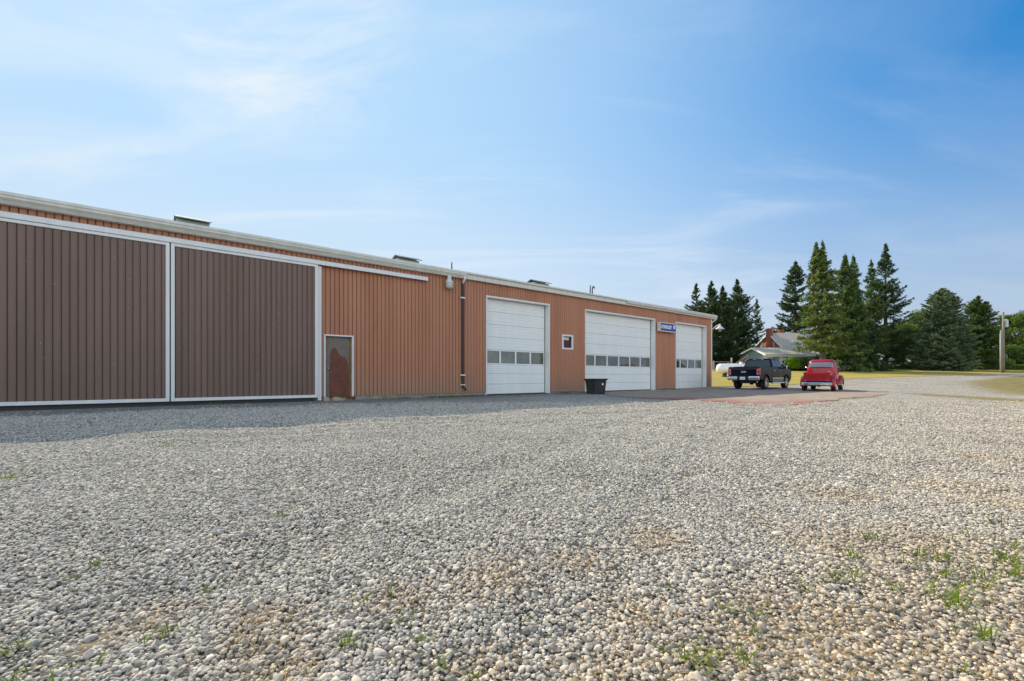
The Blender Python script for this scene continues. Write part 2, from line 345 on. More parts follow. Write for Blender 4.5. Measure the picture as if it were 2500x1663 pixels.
def asphalt_mat():
    m = M('asphalt', (.29, .225, .175), rough=.9, col2=(.385, .30, .225), vscale=.8, bump=.25, bscale=60, spec=.2)
    nt = m.node_tree; N = nt.nodes; L = nt.links; b = N['Principled BSDF']; src = b.inputs['Base Color'].links[0].from_socket
    a = N.new('ShaderNodeAttribute'); a.attribute_name = 'stain'; tc = N.new('ShaderNodeTexCoord')
    n = N.new('ShaderNodeTexNoise'); n.inputs['Scale'].default_value = 1.2; n.inputs['Detail'].default_value = 7; L.new(tc.outputs['Object'], n.inputs['Vector'])
    ad = N.new('ShaderNodeMath'); ad.operation = 'ADD'; L.new(a.outputs['Fac'], ad.inputs[0]); L.new(n.outputs[0], ad.inputs[1])
    mr = N.new('ShaderNodeMapRange'); mr.inputs[1].default_value = .55; mr.inputs[2].default_value = 1.25; mr.inputs[4].default_value = .85; L.new(ad.outputs[0], mr.inputs[0])
    mx = N.new('ShaderNodeMix'); mx.data_type = 'RGBA'; L.new(mr.outputs[0], mx.inputs[0]); L.new(src, mx.inputs[6]); mx.inputs[7].default_value = (.30, .125, .105, 1); L.new(mx.outputs[2], b.inputs['Base Color'])
    return m
wl = lambda u, v: (13.97 - .7723 * u + .6353 * v, 32.25 - .6353 * u - .7723 * v)
ap = [wl(12.4, -.02)] + G((1500, 968), (1560, 972), (1627, 976), (1760, 983.5), (1899, 991), (2000, 981), (2100, 970.5), (2166, 963.6), (2130, 956), (2060, 950.5), (1970, 948.5), (1830, 947.5)) + [wl(-.6, -.8), wl(-.02, -.02)]
st1 = G((1600, 976), (1700, 981), (1800, 986), (1899, 990.5)); st2 = G((1900, 990), (1960, 984.5), (2030, 978))
sheet('asphalt_apron', ap, asphalt_mat(), .012, step=.3, jag=.15,
      attrs={'stain': lambda X, Y: np.clip(np.maximum(.98 - seg_dist(X, Y, st1) / 3.6, .72 - seg_dist(X, Y, st2) / 1.8), 0, 1)})

# ------------------------------------------------------------------ gravel stones, weeds, straw
def stones():
    P = []
    def patch(y0, y1, sp, scale):
        ya = y0
        while ya < y1:
            yb = min(ya + .5, y1); xa = -1.32 * yb - 1.3; xb = 1.32 * yb + 1.3
            nx = int((xb - xa) / sp); ny = max(1, int(round((yb - ya) / sp)))
            gx, gy = np.meshgrid(np.arange(nx) * sp + xa, np.arange(ny) * sp + ya); gx = gx + rng.uniform(-.55, .55, gx.shape) * sp; gy = gy + rng.uniform(-.55, .55, gy.shape) * sp
            P.append(np.stack([gx.ravel(), gy.ravel(), np.full(gx.size, scale)], 1)); ya = yb
    patch(.55, 3.2, .0105, .64); patch(3.2, 7, .0130, .73); patch(7, 15, .0205, .97)
    P = np.concatenate(P); x, y = P[:, 0], P[:, 1]; v = wall_v(x, y)
    g, d, t = masks(x, y)
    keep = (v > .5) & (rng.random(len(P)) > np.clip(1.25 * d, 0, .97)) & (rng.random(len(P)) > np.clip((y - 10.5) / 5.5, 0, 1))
    keep &= rng.random(len(P)) > np.clip((t - .35) * .6, 0, .2)
    P = P[keep]; x, y = P[:, 0], P[:, 1]
    z = gh(x, y) + rng.normal(.0015, .0050, len(P)); V = np.stack([x, y, z], 1)
    me = bpy.data.meshes.new('gravel_stones'); me.vertices.add(len(V)); me.vertices.foreach_set('co', V.astype(np.float32).ravel())
    sc = P[:, 2] * rng.lognormal(-.14, .33, len(P)); a = me.attributes.new('ssize', 'FLOAT', 'POINT'); a.data.foreach_set('value', np.clip(sc, .4, 2.1).astype(np.float32))
    a = me.attributes.new('tanny', 'FLOAT', 'POINT'); a.data.foreach_set('value', masks(x, y)[2].astype(np.float32))
    o = bpy.data.objects.new('gravel_stones', me); COL.objects.link(o); tag(o, 'loose grey pebble gravel covering the yard', 'gravel', kind='stuff')
    m = bpy.data.materials.new('pebble'); m.use_nodes = True; nt = m.node_tree; N = nt.nodes; L = nt.links; b = N['Principled BSDF']; b.inputs['Roughness'].default_value = .82; b.inputs['Specular IOR Level'].default_value = .3
    oi = N.new('ShaderNodeObjectInfo'); rp = N.new('ShaderNodeValToRGB'); L.new(oi.outputs['Random'], rp.inputs[0]); e = rp.color_ramp.elements
    st = [(0, (.17, .152, .128)), (.2, (.34, .314, .272)), (.55, (.465, .426, .368)), (.8, (.575, .52, .437)), (.93, (.65, .56, .435)), (1, (.74, .685, .60))]
    while len(e) < len(st): e.new(.5)
    for i, (p, c) in enumerate(st): e[i].position = p; e[i].color = (*c, 1)
    at = N.new('ShaderNodeAttribute'); at.attribute_type = 'INSTANCER'; at.attribute_name = 'tanny'
    mu = N.new('ShaderNodeMath'); mu.operation = 'MULTIPLY'; L.new(at.outputs['Fac'], mu.inputs[0]); mu.inputs[1].default_value = .55
    mx = N.new('ShaderNodeMix'); mx.data_type = 'RGBA'; mx.blend_type = 'MULTIPLY'; L.new(mu.outputs[0], mx.inputs[0]); L.new(rp.outputs[0], mx.inputs[6]); mx.inputs[7].default_value = (1.08, .84, .56, 1)
    # fine mottling
    tc = N.new('ShaderNodeTexCoord'); n = N.new('ShaderNodeTexNoise'); n.inputs['Scale'].default_value = 140; L.new(tc.outputs['Object'], n.inputs['Vector'])
    mr = N.new('ShaderNodeMapRange'); mr.inputs[1].default_value = .3; mr.inputs[2].default_value = .7; mr.inputs[3].default_value = .85; mr.inputs[4].default_value = 1.12; L.new(n.outputs[0], mr.inputs[0])
    cc = N.new('ShaderNodeCombineColor'); [L.new(mr.outputs[0], cc.inputs[i]) for i in range(3)]
    mx2 = N.new('ShaderNodeMix'); mx2.data_type = 'RGBA'; mx2.blend_type = 'MULTIPLY'; mx2.inputs[0].default_value = 1; L.new(mx.outputs[2], mx2.inputs[6]); L.new(cc.outputs[0], mx2.inputs[7]); L.new(mx2.outputs[2], b.inputs['Base Color'])
    ng = bpy.data.node_groups.new('stones', 'GeometryNodeTree'); ng.interface.new_socket('Geometry', in_out='INPUT', socket_type='NodeSocketGeometry'); ng.interface.new_socket('Geometry', in_out='OUTPUT', socket_type='NodeSocketGeometry')
    N = ng.nodes; L = ng.links; gi = N.new('NodeGroupInput'); go = N.new('NodeGroupOutput')
    gi2 = N.new('GeometryNodeGeometryToInstance')
    for k in range(5):
        ic = N.new('GeometryNodeMeshIcoSphere'); ic.inputs['Radius'].default_value = 1.0; ic.inputs['Subdivisions'].default_value = 3 if k < 2 else 2
        nz = N.new('ShaderNodeTexNoise'); nz.inputs['Scale'].default_value = .85; nz.inputs['Detail'].default_value = 1.0
        ps = N.new('GeometryNodeInputPosition'); va = N.new('ShaderNodeVectorMath'); va.operation = 'ADD'; va.inputs[1].default_value = (k * 7.3, k * 3.1, 1.7 * k); L.new(ps.outputs[0], va.inputs[0]); L.new(va.outputs[0], nz.inputs['Vector'])
        sb = N.new('ShaderNodeVectorMath'); sb.operation = 'SUBTRACT'; L.new(nz.outputs['Color'], sb.inputs[0]); sb.inputs[1].default_value = (.5, .5, .5)
        scn = N.new('ShaderNodeVectorMath'); scn.operation = 'SCALE'; L.new(sb.outputs[0], scn.inputs[0]); scn.inputs['Scale'].default_value = 1.15
        sp = N.new('GeometryNodeSetPosition'); L.new(ic.outputs['Mesh'], sp.inputs['Geometry']); L.new(scn.outputs[0], sp.inputs['Offset'])
        tr = N.new('GeometryNodeTransform'); L.new(sp.outputs[0], tr.inputs['Geometry']); q = .0118; tr.inputs['Scale'].default_value = [(q * 1.15, q * .85, q * .62), (q, q * .9, q * .75), (q * 1.3, q * .8, q * .55), (q * .9, q * .95, q * .7), (q * 1.1, q * 1.0, q * .5)][k]
        sm = N.new('GeometryNodeSetShadeSmooth'); L.new(tr.outputs[0], sm.inputs[0]); mt = N.new('GeometryNodeSetMaterial'); mt.inputs['Material'].default_value = m; L.new(sm.outputs[0], mt.inputs[0])
        L.new(mt.outputs[0], gi2.inputs[0])
    ip = N.new('GeometryNodeInstanceOnPoints'); L.new(gi.outputs[0], ip.inputs['Points']); L.new(gi2.outputs[0], ip.inputs['Instance']); ip.inputs['Pick Instance'].default_value = True
    rv = N.new('FunctionNodeRandomValue'); rv.data_type = 'FLOAT_VECTOR'; rv.inputs[0].default_value = (-.35, -.35, 0); rv.inputs[1].default_value = (.35, .35, 6.283); L.new(rv.outputs[0], ip.inputs['Rotation'])
    na = N.new('GeometryNodeInputNamedAttribute'); na.data_type = 'FLOAT'; na.inputs['Name'].default_value = 'ssize'; L.new(na.outputs['Attribute'], ip.inputs['Scale'])
    L.new(ip.outputs[0], go.inputs[0])
    md = o.modifiers.new('stones', 'NODES'); md.node_group = ng
    print('stones', len(P))
stones()
def blades(cents, n, h, w, spread, seed, lean=.5):
    r = np.random.default_rng(seed); V = []; Fc = []
    for (cx, cy, s) in cents:
        k = max(2, int(n * s)); a = r.uniform(0, 6.283, k); d = np.abs(r.normal(0, spread * s, k)); x = cx + d * np.cos(a); y = cy + d * np.sin(a)
        hh = h * r.uniform(.4, 1.15, k) * (.6 + .4 * s); b = r.uniform(0, 6.283, k); ln = r.uniform(.1, lean * 2, k) * hh; ww = w * r.uniform(.6, 1.2, k); z = gh(x, y)
        for i in range(k):
            c, s_ = math.cos(b[i]), math.sin(b[i]); px, py = -s_ * ww[i], c * ww[i]; o = len(V)
            V += [(x[i] - px, y[i] - py, z[i]), (x[i] + px, y[i] + py, z[i]), (x[i] + c * ln[i] * .4 + px * .9, y[i] + s_ * ln[i] * .4 + py * .9, z[i] + hh[i] * .6), (x[i] + c * ln[i] * .4 - px * .9, y[i] + s_ * ln[i] * .4 - py * .9, z[i] + hh[i] * .6), (x[i] + c * ln[i], y[i] + s_ * ln[i], z[i] + hh[i] * .85)]
            Fc += [(o, o + 1, o + 2), (o, o + 2, o + 3), (o + 3, o + 2, o + 4)]
    return V, Fc
D = lambda x, y: (x * 1.0607, 1100 + y * 1.0607)
WD = [(220, 260, .6), (170, 290, .3), (475, 310, .35), (395, 410, .6), (835, 345, .5), (895, 325, .4), (920, 385, .6), (800, 440, .6), (965, 445, .4), (1015, 500, .4), (1090, 515, .4), (30, 440, .8), (25, 505, .8), (100, 520, .7), (1960, 240, 1.), (2000, 200, .9), (1965, 290, .8), (2160, 250, 1.3), (2170, 285, 1.0), (2115, 240, .8), (2190, 340, 1.5), (2185, 355, 1.), (2335, 270, 1.1), (2335, 290, 1), (2265, 290, .8), (2268, 310, .8), (2330, 230, 1.), (1850, 320, .5), (1930, 300, .8), (1670, 370, .6), (1725, 380, .5), (1570, 490, .8), (1620, 510, .9), (1725, 500, .8), (2255, 425, 1.), (1740, 430, .5), (1920, 300, .5), (650, 155, .6), (2100, 260, .8), (2230, 205, .6), (2300, 250, .8), (2060, 320, .5), (2280, 170, .6), (520, 290, .2), (1545, 320, .3), (215, 465, .2), (330, 425, .2), (2215, 500, .4), (160, 470, .2), (2180, 215, .5)]
wc = [(*ground_at(*D(a, b)), s) for a, b, s in WD]
for (a, b, s) in [(870, 935, 2), (1080, 1030, .0), (20, 1105, 1.5), (385, 1028, 1.2)]:
    if s: wc.append((*ground_at(a * 1.0607, b * 1.0607), s))
v1, f1 = blades(wc, 22, .064, .0023, .034, 3, 1.1)
wg = M('weed_green', (.12, .20, .025), rough=.7, var=.35, vscale=8, spec=.2)
tag(npmesh('weeds', v1, f1, wg), 'small green weeds and grass sprigs growing up through the gravel', 'weeds', kind='stuff')
sc_ = []
for (a, b, r_) in TANW:
    if b < 9:
        for k in range(int(10 + 50 * r_ * (1.5 if b < 3 else 1))): sc_.append((a + rng.normal(0, r_ * .55), b + rng.normal(0, r_ * .5), rng.uniform(.3, .9)))
v2, f2 = blades(sc_, 5, .035, .0011, .03, 5, 1.6)
tag(npmesh('dry_grass', v2, f2, M('straw', (.42, .27, .10), rough=.8, var=.3, vscale=9)), 'dry straw coloured grass lying among the stones', 'dry grass', kind='stuff')
fc = []
for (u0, u1, n_) in [(24.2, 17.0, 70), (26, 24, 5), (14, 13, 12), (22.5, 20, 60), (15.5, 13.3, 20), (13.2, 12, 16), (6.8, 4.7, 30), (34, 27, 6), (19.5, 16, 22)]:
    for k in range(n_):
        u = rng.uniform(u1, u0); v = abs(rng.normal(.12, .18)) + .06; x, y = wl(u, v); fc.append((x, y, rng.uniform(.5, 1.7)))
v3, f3 = blades(fc, 10, .085, .006, .07, 9, .7)
tag(npmesh('wall_weeds', v3, f3, M('weed_dull', (.13, .16, .035), rough=.8, var=.35, vscale=5)), 'straggly weeds along the foot of the metal building', 'weeds', kind='stuff')

# ------------------------------------------------------------------ the long metal building
RZ = math.atan2(-.6353, -.7723)
barn = empty('metal_building', (13.97, 32.25, 0), RZ, 'long red-brown ribbed metal farm building with brown sliding doors and three white overhead doors', 'building')
PW = .152
PROF = [(0, 0), (.092, 0), (.096, -.004), (.097, -.046), (.118, -.046), (.121, .010), (.131, .012), (.141, .002), (.152, 0)]
PROF_D = [(0, 0), (.082, 0), (.086, -.003), (.088, -.026), (.100, -.026), (.104, .018), (.122, .022), (.132, .003), (.152, 0)]
def siding(mb, u0, u1, z0, z1, v=0., k=1.0, ph=0., PROF=PROF):
    us = []; i = math.floor((u0 - ph) / PW) - 1
    while i * PW + ph < u1 + PW:
        for (a, d) in PROF[:-1]: us.append((i * PW + ph + a, d * k))
        i += 1
    def dep(u):
        for (a, da), (b, db) in zip(us[:-1], us[1:]):
            if a <= u <= b: return da + (db - da) * (u - a) / max(b - a, 1e-9)
        return 0
    L_ = [(u0, dep(u0))] + [p for p in us if u0 < p[0] < u1] + [(u1, dep(u1))]
    o = len(mb.v)
    for (u, d) in L_: mb.v += [(u, v + d, z0), (u, v + d, z1)]
    for j in range(len(L_) - 1): mb.f.append((o + 2 * j, o + 2 * j + 2, o + 2 * j + 3, o + 2 * j + 1))
def paint(name, c, c2, vs=.6, ramp=(.3, .7), rough=.55, bump=.12):
    return M(name, c, rough=rough, col2=c2, vscale=vs, ramp=ramp, stretch=(3, 3, .35), bump=bump, bscale=30, spec=.4)
m_red = paint('red_siding', (.40, .167, .091), (.48, .222, .128))
def foot_tint(m, c, zt, amt):
    nt = m.node_tree; N = nt.nodes; L = nt.links; b = N['Principled BSDF']; src = b.inputs['Base Color'].links[0].from_socket
    tc = N.new('ShaderNodeTexCoord'); sp = N.new('ShaderNodeSeparateXYZ'); L.new(tc.outputs['Object'], sp.inputs[0])
    mr = N.new('ShaderNodeMapRange'); L.new(sp.outputs[2], mr.inputs[0]); mr.inputs[1].default_value = zt; mr.inputs[2].default_value = 0; mr.inputs[3].default_value = -.35; mr.inputs[4].default_value = .45
    n = N.new('ShaderNodeTexNoise'); n.inputs['Scale'].default_value = 1.6; n.inputs['Detail'].default_value = 8; n.inputs['Roughness'].default_value = .7; L.new(tc.outputs['Object'], n.inputs['Vector'])
    ad = N.new('ShaderNodeMath'); ad.operation = 'ADD'; L.new(mr.outputs[0], ad.inputs[0]); L.new(n.outputs[0], ad.inputs[1])
    m2 = N.new('ShaderNodeMapRange'); m2.inputs[1].default_value = .45; m2.inputs[2].default_value = .95; m2.inputs[4].default_value = amt; L.new(ad.outputs[0], m2.inputs[0])
    mx = N.new('ShaderNodeMix'); mx.data_type = 'RGBA'; L.new(m2.outputs[0], mx.inputs[0]); L.new(src, mx.inputs[6]); mx.inputs[7].default_value = (*c, 1); L.new(mx.outputs[2], b.inputs['Base Color'])
def sheets(m, amt):
    nt = m.node_tree; N = nt.nodes; L = nt.links; b = N['Principled BSDF']; src = b.inputs['Base Color'].links[0].from_socket
    tc = N.new('ShaderNodeTexCoord'); sp = N.new('ShaderNodeSeparateXYZ'); L.new(tc.outputs['Object'], sp.inputs[0])
    d = N.new('ShaderNodeMath'); d.operation = 'DIVIDE'; L.new(sp.outputs[0], d.inputs[0]); d.inputs[1].default_value = .912
    f = N.new('ShaderNodeMath'); f.operation = 'FLOOR'; L.new(d.outputs[0], f.inputs[0]); w_ = N.new('ShaderNodeTexWhiteNoise'); w_.noise_dimensions = '1D'; L.new(f.outputs[0], w_.inputs['W'])
    mr = N.new('ShaderNodeMapRange'); L.new(w_.outputs['Value'], mr.inputs[0]); mr.inputs[3].default_value = 1 - amt; mr.inputs[4].default_value = 1 + amt
    cc = N.new('ShaderNodeCombineColor'); [L.new(mr.outputs[0], cc.inputs[i]) for i in range(3)]
    mx = N.new('ShaderNodeMix'); mx.data_type = 'RGBA'; mx.blend_type = 'MULTIPLY'; mx.inputs[0].default_value = 1; L.new(src, mx.inputs[6]); L.new(cc.outputs[0], mx.inputs[7]); L.new(mx.outputs[2], b.inputs['Base Color'])
sheets(m_red, .07)
foot_tint(m_red, (.30, .22, .165), 1.9, .55)  # browner and greyer towards the foot of the wall, broken by noise
m_brn = paint('brown_siding', (.160, .101, .078), (.208, .137, .109), rough=.5)
sheets(m_brn, .06)
m_wht = paint('white_trim', (.70, .71, .70), (.80, .81, .80), vs=1.5, bump=.05)
m_cream = paint('cream_trim', (.60, .59, .52), (.72, .71, .65), vs=1.8, bump=.05)
m_door = paint('white_door', (.80, .82, .80), (.86, .87, .85), vs=1., bump=.05)
m_conc = M('concrete', (.22, .21, .18), rough=.9, col2=(.34, .32, .28), vscale=3, bump=.4, bscale=40)
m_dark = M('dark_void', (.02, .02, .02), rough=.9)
m_glass = M('window_glass', (.035, .045, .040), rough=.04, coat=1., spec=.9, bump=.12, bscale=1.5, col2=(.085, .09, .058), vscale=1.3, ramp=(.46, .60))  # blotches in the colour stand in for reflections and things inside
UD = [(15.74, 19.55, 4.32, 4), (6.87, 13.2, 4.32, 6), (.73, 4.6, 4.32, 4)]        # overhead doors: u0,u1,top,panes
WT = 5.0
mb = MB()
for (a, b, z0, z1) in [(0, .73, .13, WT), (.73, 4.6, 4.32, WT), (4.6, 6.87, .13, WT), (6.87, 13.2, 4.32, WT), (13.2, 14.12, .13, WT), (14.12, 14.86, .13, 2.2), (14.12, 14.86, 2.9, WT), (14.86, 15.74, .13, WT),
                       (15.74, 19.55, 4.32, WT), (19.55, 25.3, .15, WT), (25.3, 26.3, 2.24, WT), (26.3, 50, .15, WT)]: siding(mb, a, b, z0, z1)
for (q0, q1) in [((0, 0), (0, -12))]:
    for j in range(int(12 / PW)):
        y0 = -j * PW; mb.quad((0, y0, .13), (0, y0 - .11, .13), (0, y0 - .11, WT + .25 * 0), (0, y0, WT)); mb.quad((0, y0 - .11, .13), (.02, y0 - .12, .13), (.02, y0 - .12, WT), (0, y0 - .11, WT)); mb.quad((.02, y0 - .12, .13), (0, y0 - PW, .13), (0, y0 - PW, WT), (.02, y0 - .12, WT))
mb.quad((0, -12, 0), (50, -12, 0), (50, -12, WT), (0, -12, WT)); mb.quad((50, 0, 0), (50, -12, 0), (50, -12, WT), (50, 0, WT))
mb.quad((.01, 0, WT), (.01, -12, WT), (.01, -6, 6.5)); mb.quad((50, 0, WT), (50, -12, WT), (50, -6, 6.5))
mb.build('siding_wall', m_red, barn)
mb = MB()
for (a, b) in [(0.0, .70), (4.63, 6.84), (13.23, 15.71), (19.58, 25.28), (26.32, 50)]: MB().box(a, b, -.2, -.035, -.1, .16).build('foundation', m_conc, barn)
mb = MB()
for (a, b) in [(0, .70), (4.63, 6.84), (13.23, 15.71)]: MB().box(a, b, -.03, .022, .118, .134).build('base_flashing', M('faded_trim', (.55, .42, .36), rough=.7), barn)
mb = MB(); mb.box(.05, 49.9, -11.8, -.40, -.05, .02); mb.build('floor_slab', m_conc, barn)
# roof: ribbed sheets, drip edge proud of the gutter
mb = MB(); pit = 1.5 / 6.0
def roofz(v): return 5.13 + (.22 - v) * pit if v > -6 else 5.13 + 6.22 * pit - (-6 - v) * pit
rib = []; u = -.35
while u < 50.3: rib += [(u, 0), (u + .27, 0), (u + .285, .010), (u + .30, 0)]; u += .305
o = len(mb.v)
for (u, h) in rib:
    for v in (.22, -6, -12.25): mb.v.append((u, v, roofz(v) + h))
for j in range(len(rib) - 1):
    for k in range(2): a = o + 3 * j + k; mb.f.append((a, a + 1, a + 4, a + 3))
mb.quad((-.35, .22, 5.09), (50.3, .22, 5.09), (50.3, -6, 5.09 + 6.22 * pit), (-.35, -6, 5.09 + 6.22 * pit)); mb.quad((-.35, -6, 5.09 + 6.22 * pit), (50.3, -6, 5.09 + 6.22 * pit), (50.3, -12.25, roofz(-12.25) - .04), (-.35, -12.25, roofz(-12.25) - .04))
roof = mb.build('roof', M('roof_metal', (.33, .35, .33), rough=.45, metal=.25, var=.1, vscale=1), barn)
def vent(px0, px1, py0):
    # on the ridge plane v=-6
    def uat(px):
        dx, dy = (px - CX) / F, 1.0
        t = (-6 - wall_v(0, 0)) / (wall_v(dx, dy) - wall_v(0, 0)); return wall_u(t * dx, t * dy)
    a, b = sorted((uat(px0), uat(px1))); z = 5.13 + 6.22 * pit
    w = MB(); w.box(a, b, -6.28, -5.72, z - .15, z + .20); o_ = w.build('ridge_vent', M('vent_metal', (.40, .46, .42), rough=.5, metal=.2, var=.15, vscale=3), barn)
    w = MB(); w.prism([(-5.50, z + .18), (-6.0, z + .36), (-6.5, z + .18), (-6.5, z + .22), (-6.0, z + .40), (-5.50, z + .22)], a - .06, b + .06, 'x'); w.build('vent_cap', M('vent_cap', (.22, .25, .23), rough=.8, spec=.1), o_)
vent(430, 509, 0); vent(967, 1017, 0); vent(1297, 1333, 0)
def ridgepipe(px, top, r=.05, vv=-5.2, hook=False):
    dx = (px - CX) / F; t = (vv - wall_v(0, 0)) / (wall_v(dx, 1) - wall_v(0, 0)); u = wall_u(t * dx, t); z0 = roofz(vv) - .05; zt = (HY - top) * t / F + CAM_H
    P = [(u, vv, z0), (u, vv, zt)]
    if hook: P = [(u, vv, z0), (u, vv, zt - .14), (u - .04, vv, zt - .04), (u - .12, vv, zt), (u - .20, vv, zt - .05), (u - .22, vv, zt - .14)]
    MB().tube(P, r, 8).build('roof_pipe', M('rusty_pipe', (.05, .04, .035), rough=.7), barn, smooth=True)
ridgepipe(1103, 641, .035); ridgepipe(1441, 697, .04); ridgepipe(1446, 699, .045, hook=True)
# fascia, gutters
MB().box(-.34, 50.2, .2205, .2245, 5.065, 5.138).build('drip_edge', m_cream, barn)
mb = MB(); mb.box(-.32, 50, .02, .16, 4.86, 5.08); mb.build('fascia', m_cream, barn, bevel=.006)
mb = MB()
for k in range(8): u = 10.4 + k * 1.42; MB().box(u, u + .012, .158, .1625, 4.87, 5.075).build('fascia_seam', M('seam', (.36, .35, .33), rough=.8), barn)
G_P = [(.165, 5.07), (.275, 5.07), (.282, 5.055), (.262, 5.03), (.262, 4.985), (.235, 4.955), (.215, 4.935), (.165, 4.93)]
MB().prism(G_P, 20.7, 50, 'x').build('gutter', m_cream, barn, label='long cream gutter over the sliding doors')
MB().prism(G_P, -.36, 9.9, 'x').build('gutter', m_cream, barn, label='short cream gutter at the far corner')
mb = MB(); mb.prism([(.166, 4.93), (.166, 4.86), (.175, 4.86), (.225, 4.93)], 20.7, 50, 'x'); mb.build('gutter_flashing', m_cream, barn)
# door track cover
MB().prism([(.03, 4.72), (.19, 4.665), (.19, 4.535), (.175, 4.535), (.165, 4.56), (.03, 4.56)], 22.45, 44, 'x').build('track_cover', m_wht, barn, bevel=.004)
# sliding doors
def sliding(u0, u1, lab):
    w = MB(); siding(w, u0 + .085, u1 - .085, .215, 4.45, v=.125, k=1., ph=.03, PROF=PROF_D)
    d = w.build('sliding_door', m_brn, barn, label=lab)
    w = MB(); z0, z1 = .125, 4.53; w.box(u0, u0 + .085, .075, .165, z0, z1); w.box(u1 - .085, u1, .075, .165, z0, z1); w.box(u0 + .085, u1 - .085, .075, .163, z0, z0 + .09); w.box(u0 + .085, u1 - .085, .075, .163, 4.45, z1)
    w.build('door_frame', m_wht, d, bevel=.004)
    w = MB(); w.box(u0 + .1, u1 - .1, .07, .09, .2, 4.5); w.build('door_backing', m_dark, d)
    w = MB(); r = random.Random(int(u0 * 10))
    for k in range(14):
        a = r.uniform(u0 + .2, u1 - .2); zz = r.uniform(.6, 4.2); MB().box(a, a + .012, .120, .130, zz, zz + .014).build('bolt_head', m_wht, d)
sliding(26.55, 30.47, 'second brown ribbed sliding door panel, beside the entry door')
sliding(30.50, 34.55, 'brown ribbed sliding door panel at the left edge')
mb = MB(); mb.box(26.6, 34.5, -.034, .02, -.05, .17); mb.build('door_gap_strip', M('gap_shade', (.07, .07, .07), rough=.9), barn)  # dark strip standing in for the shaded gap below the sliding doors
MB().box(26.42, 26.53, .0, .10, .03, 4.50).build('door_stop_trim', m_wht, barn)
# entry door
w = MB(); w.box(25.37, 26.24, -.13, -.09, .14, 2.17)
mdoor = M('worn_door', (.17, .145, .12), rough=.6, var=.15, vscale=3)
ed = w.build('entry_door', mdoor, barn, label='worn brown-grey steel entry door with a large rust-red patch')
pr = [(25.42, .145), (25.42, .9), (25.46, 1.25), (25.50, 1.42), (25.56, 1.45), (25.58, 1.55), (25.62, 1.48), (25.66, 1.56), (25.70, 1.50), (25.76, 1.62), (25.80, 1.60), (25.83, 1.72), (25.88, 1.79), (25.94, 1.82), (26.0, 1.77), (26.05, 1.70), (26.08, 1.45), (26.07, 1.2), (26.12, 1.1), (26.10, .145)]
rp_ = []
for i, (p, q) in enumerate(zip(pr, pr[1:] + pr[:1])):
    for k in range(5): rp_.append((p[0] + (q[0] - p[0]) * k / 5 + (rng.uniform(-.007, .007) if k else 0), p[1] + (q[1] - p[1]) * k / 5 + (rng.uniform(-.012, .012) if k and 0 < i < len(pr) - 1 else 0)))
MB().prism(rp_, -.0895, -.0875, 'y').build('rust_patch', M('rust_paint', (.13, .045, .028), rough=.75, col2=(.19, .065, .038), vscale=5, bump=.3), ed)
w = MB(); w.lathe([(0, 0), (.035, 0), (.035, .01), (.018, .02), (.018, .045), (.03, .055), (.032, .075), (.02, .088), (0, .09)], 16, (26.16, -.09, 1.10), 'y'); w.build('door_knob', M('steel', (.6, .58, .55), rough=.25, metal=1), ed, smooth=True)
w = MB(); w.box(25.30, 25.35, -.17, .03, .13, 2.20); w.box(26.26, 26.31, -.17, .03, .13, 2.20); w.box(25.30, 26.31, -.17, .032, 2.203, 2.25); w.build('entry_frame', m_wht, ed, bevel=.003)
w = MB(); w.box(25.352, 25.40, -.16, -.05, .135, 2.198); w.box(26.235, 26.258, -.16, -.05, .135, 2.198); w.box(25.402, 26.233, -.16, -.05, 2.17, 2.198); w.build('door_stop', M('ochre_wood', (.20, .13, .05), rough=.7, var=.3), ed)
w = MB(); w.box(25.26, 26.34, -.15, .10, -.04, .13); w.build('entry_sill', M('rusty_concrete', (.12, .05, .02), rough=.9, col2=(.42, .36, .24), vscale=3.5, ramp=(.38, .52), bump=.4), ed, bevel=.01)
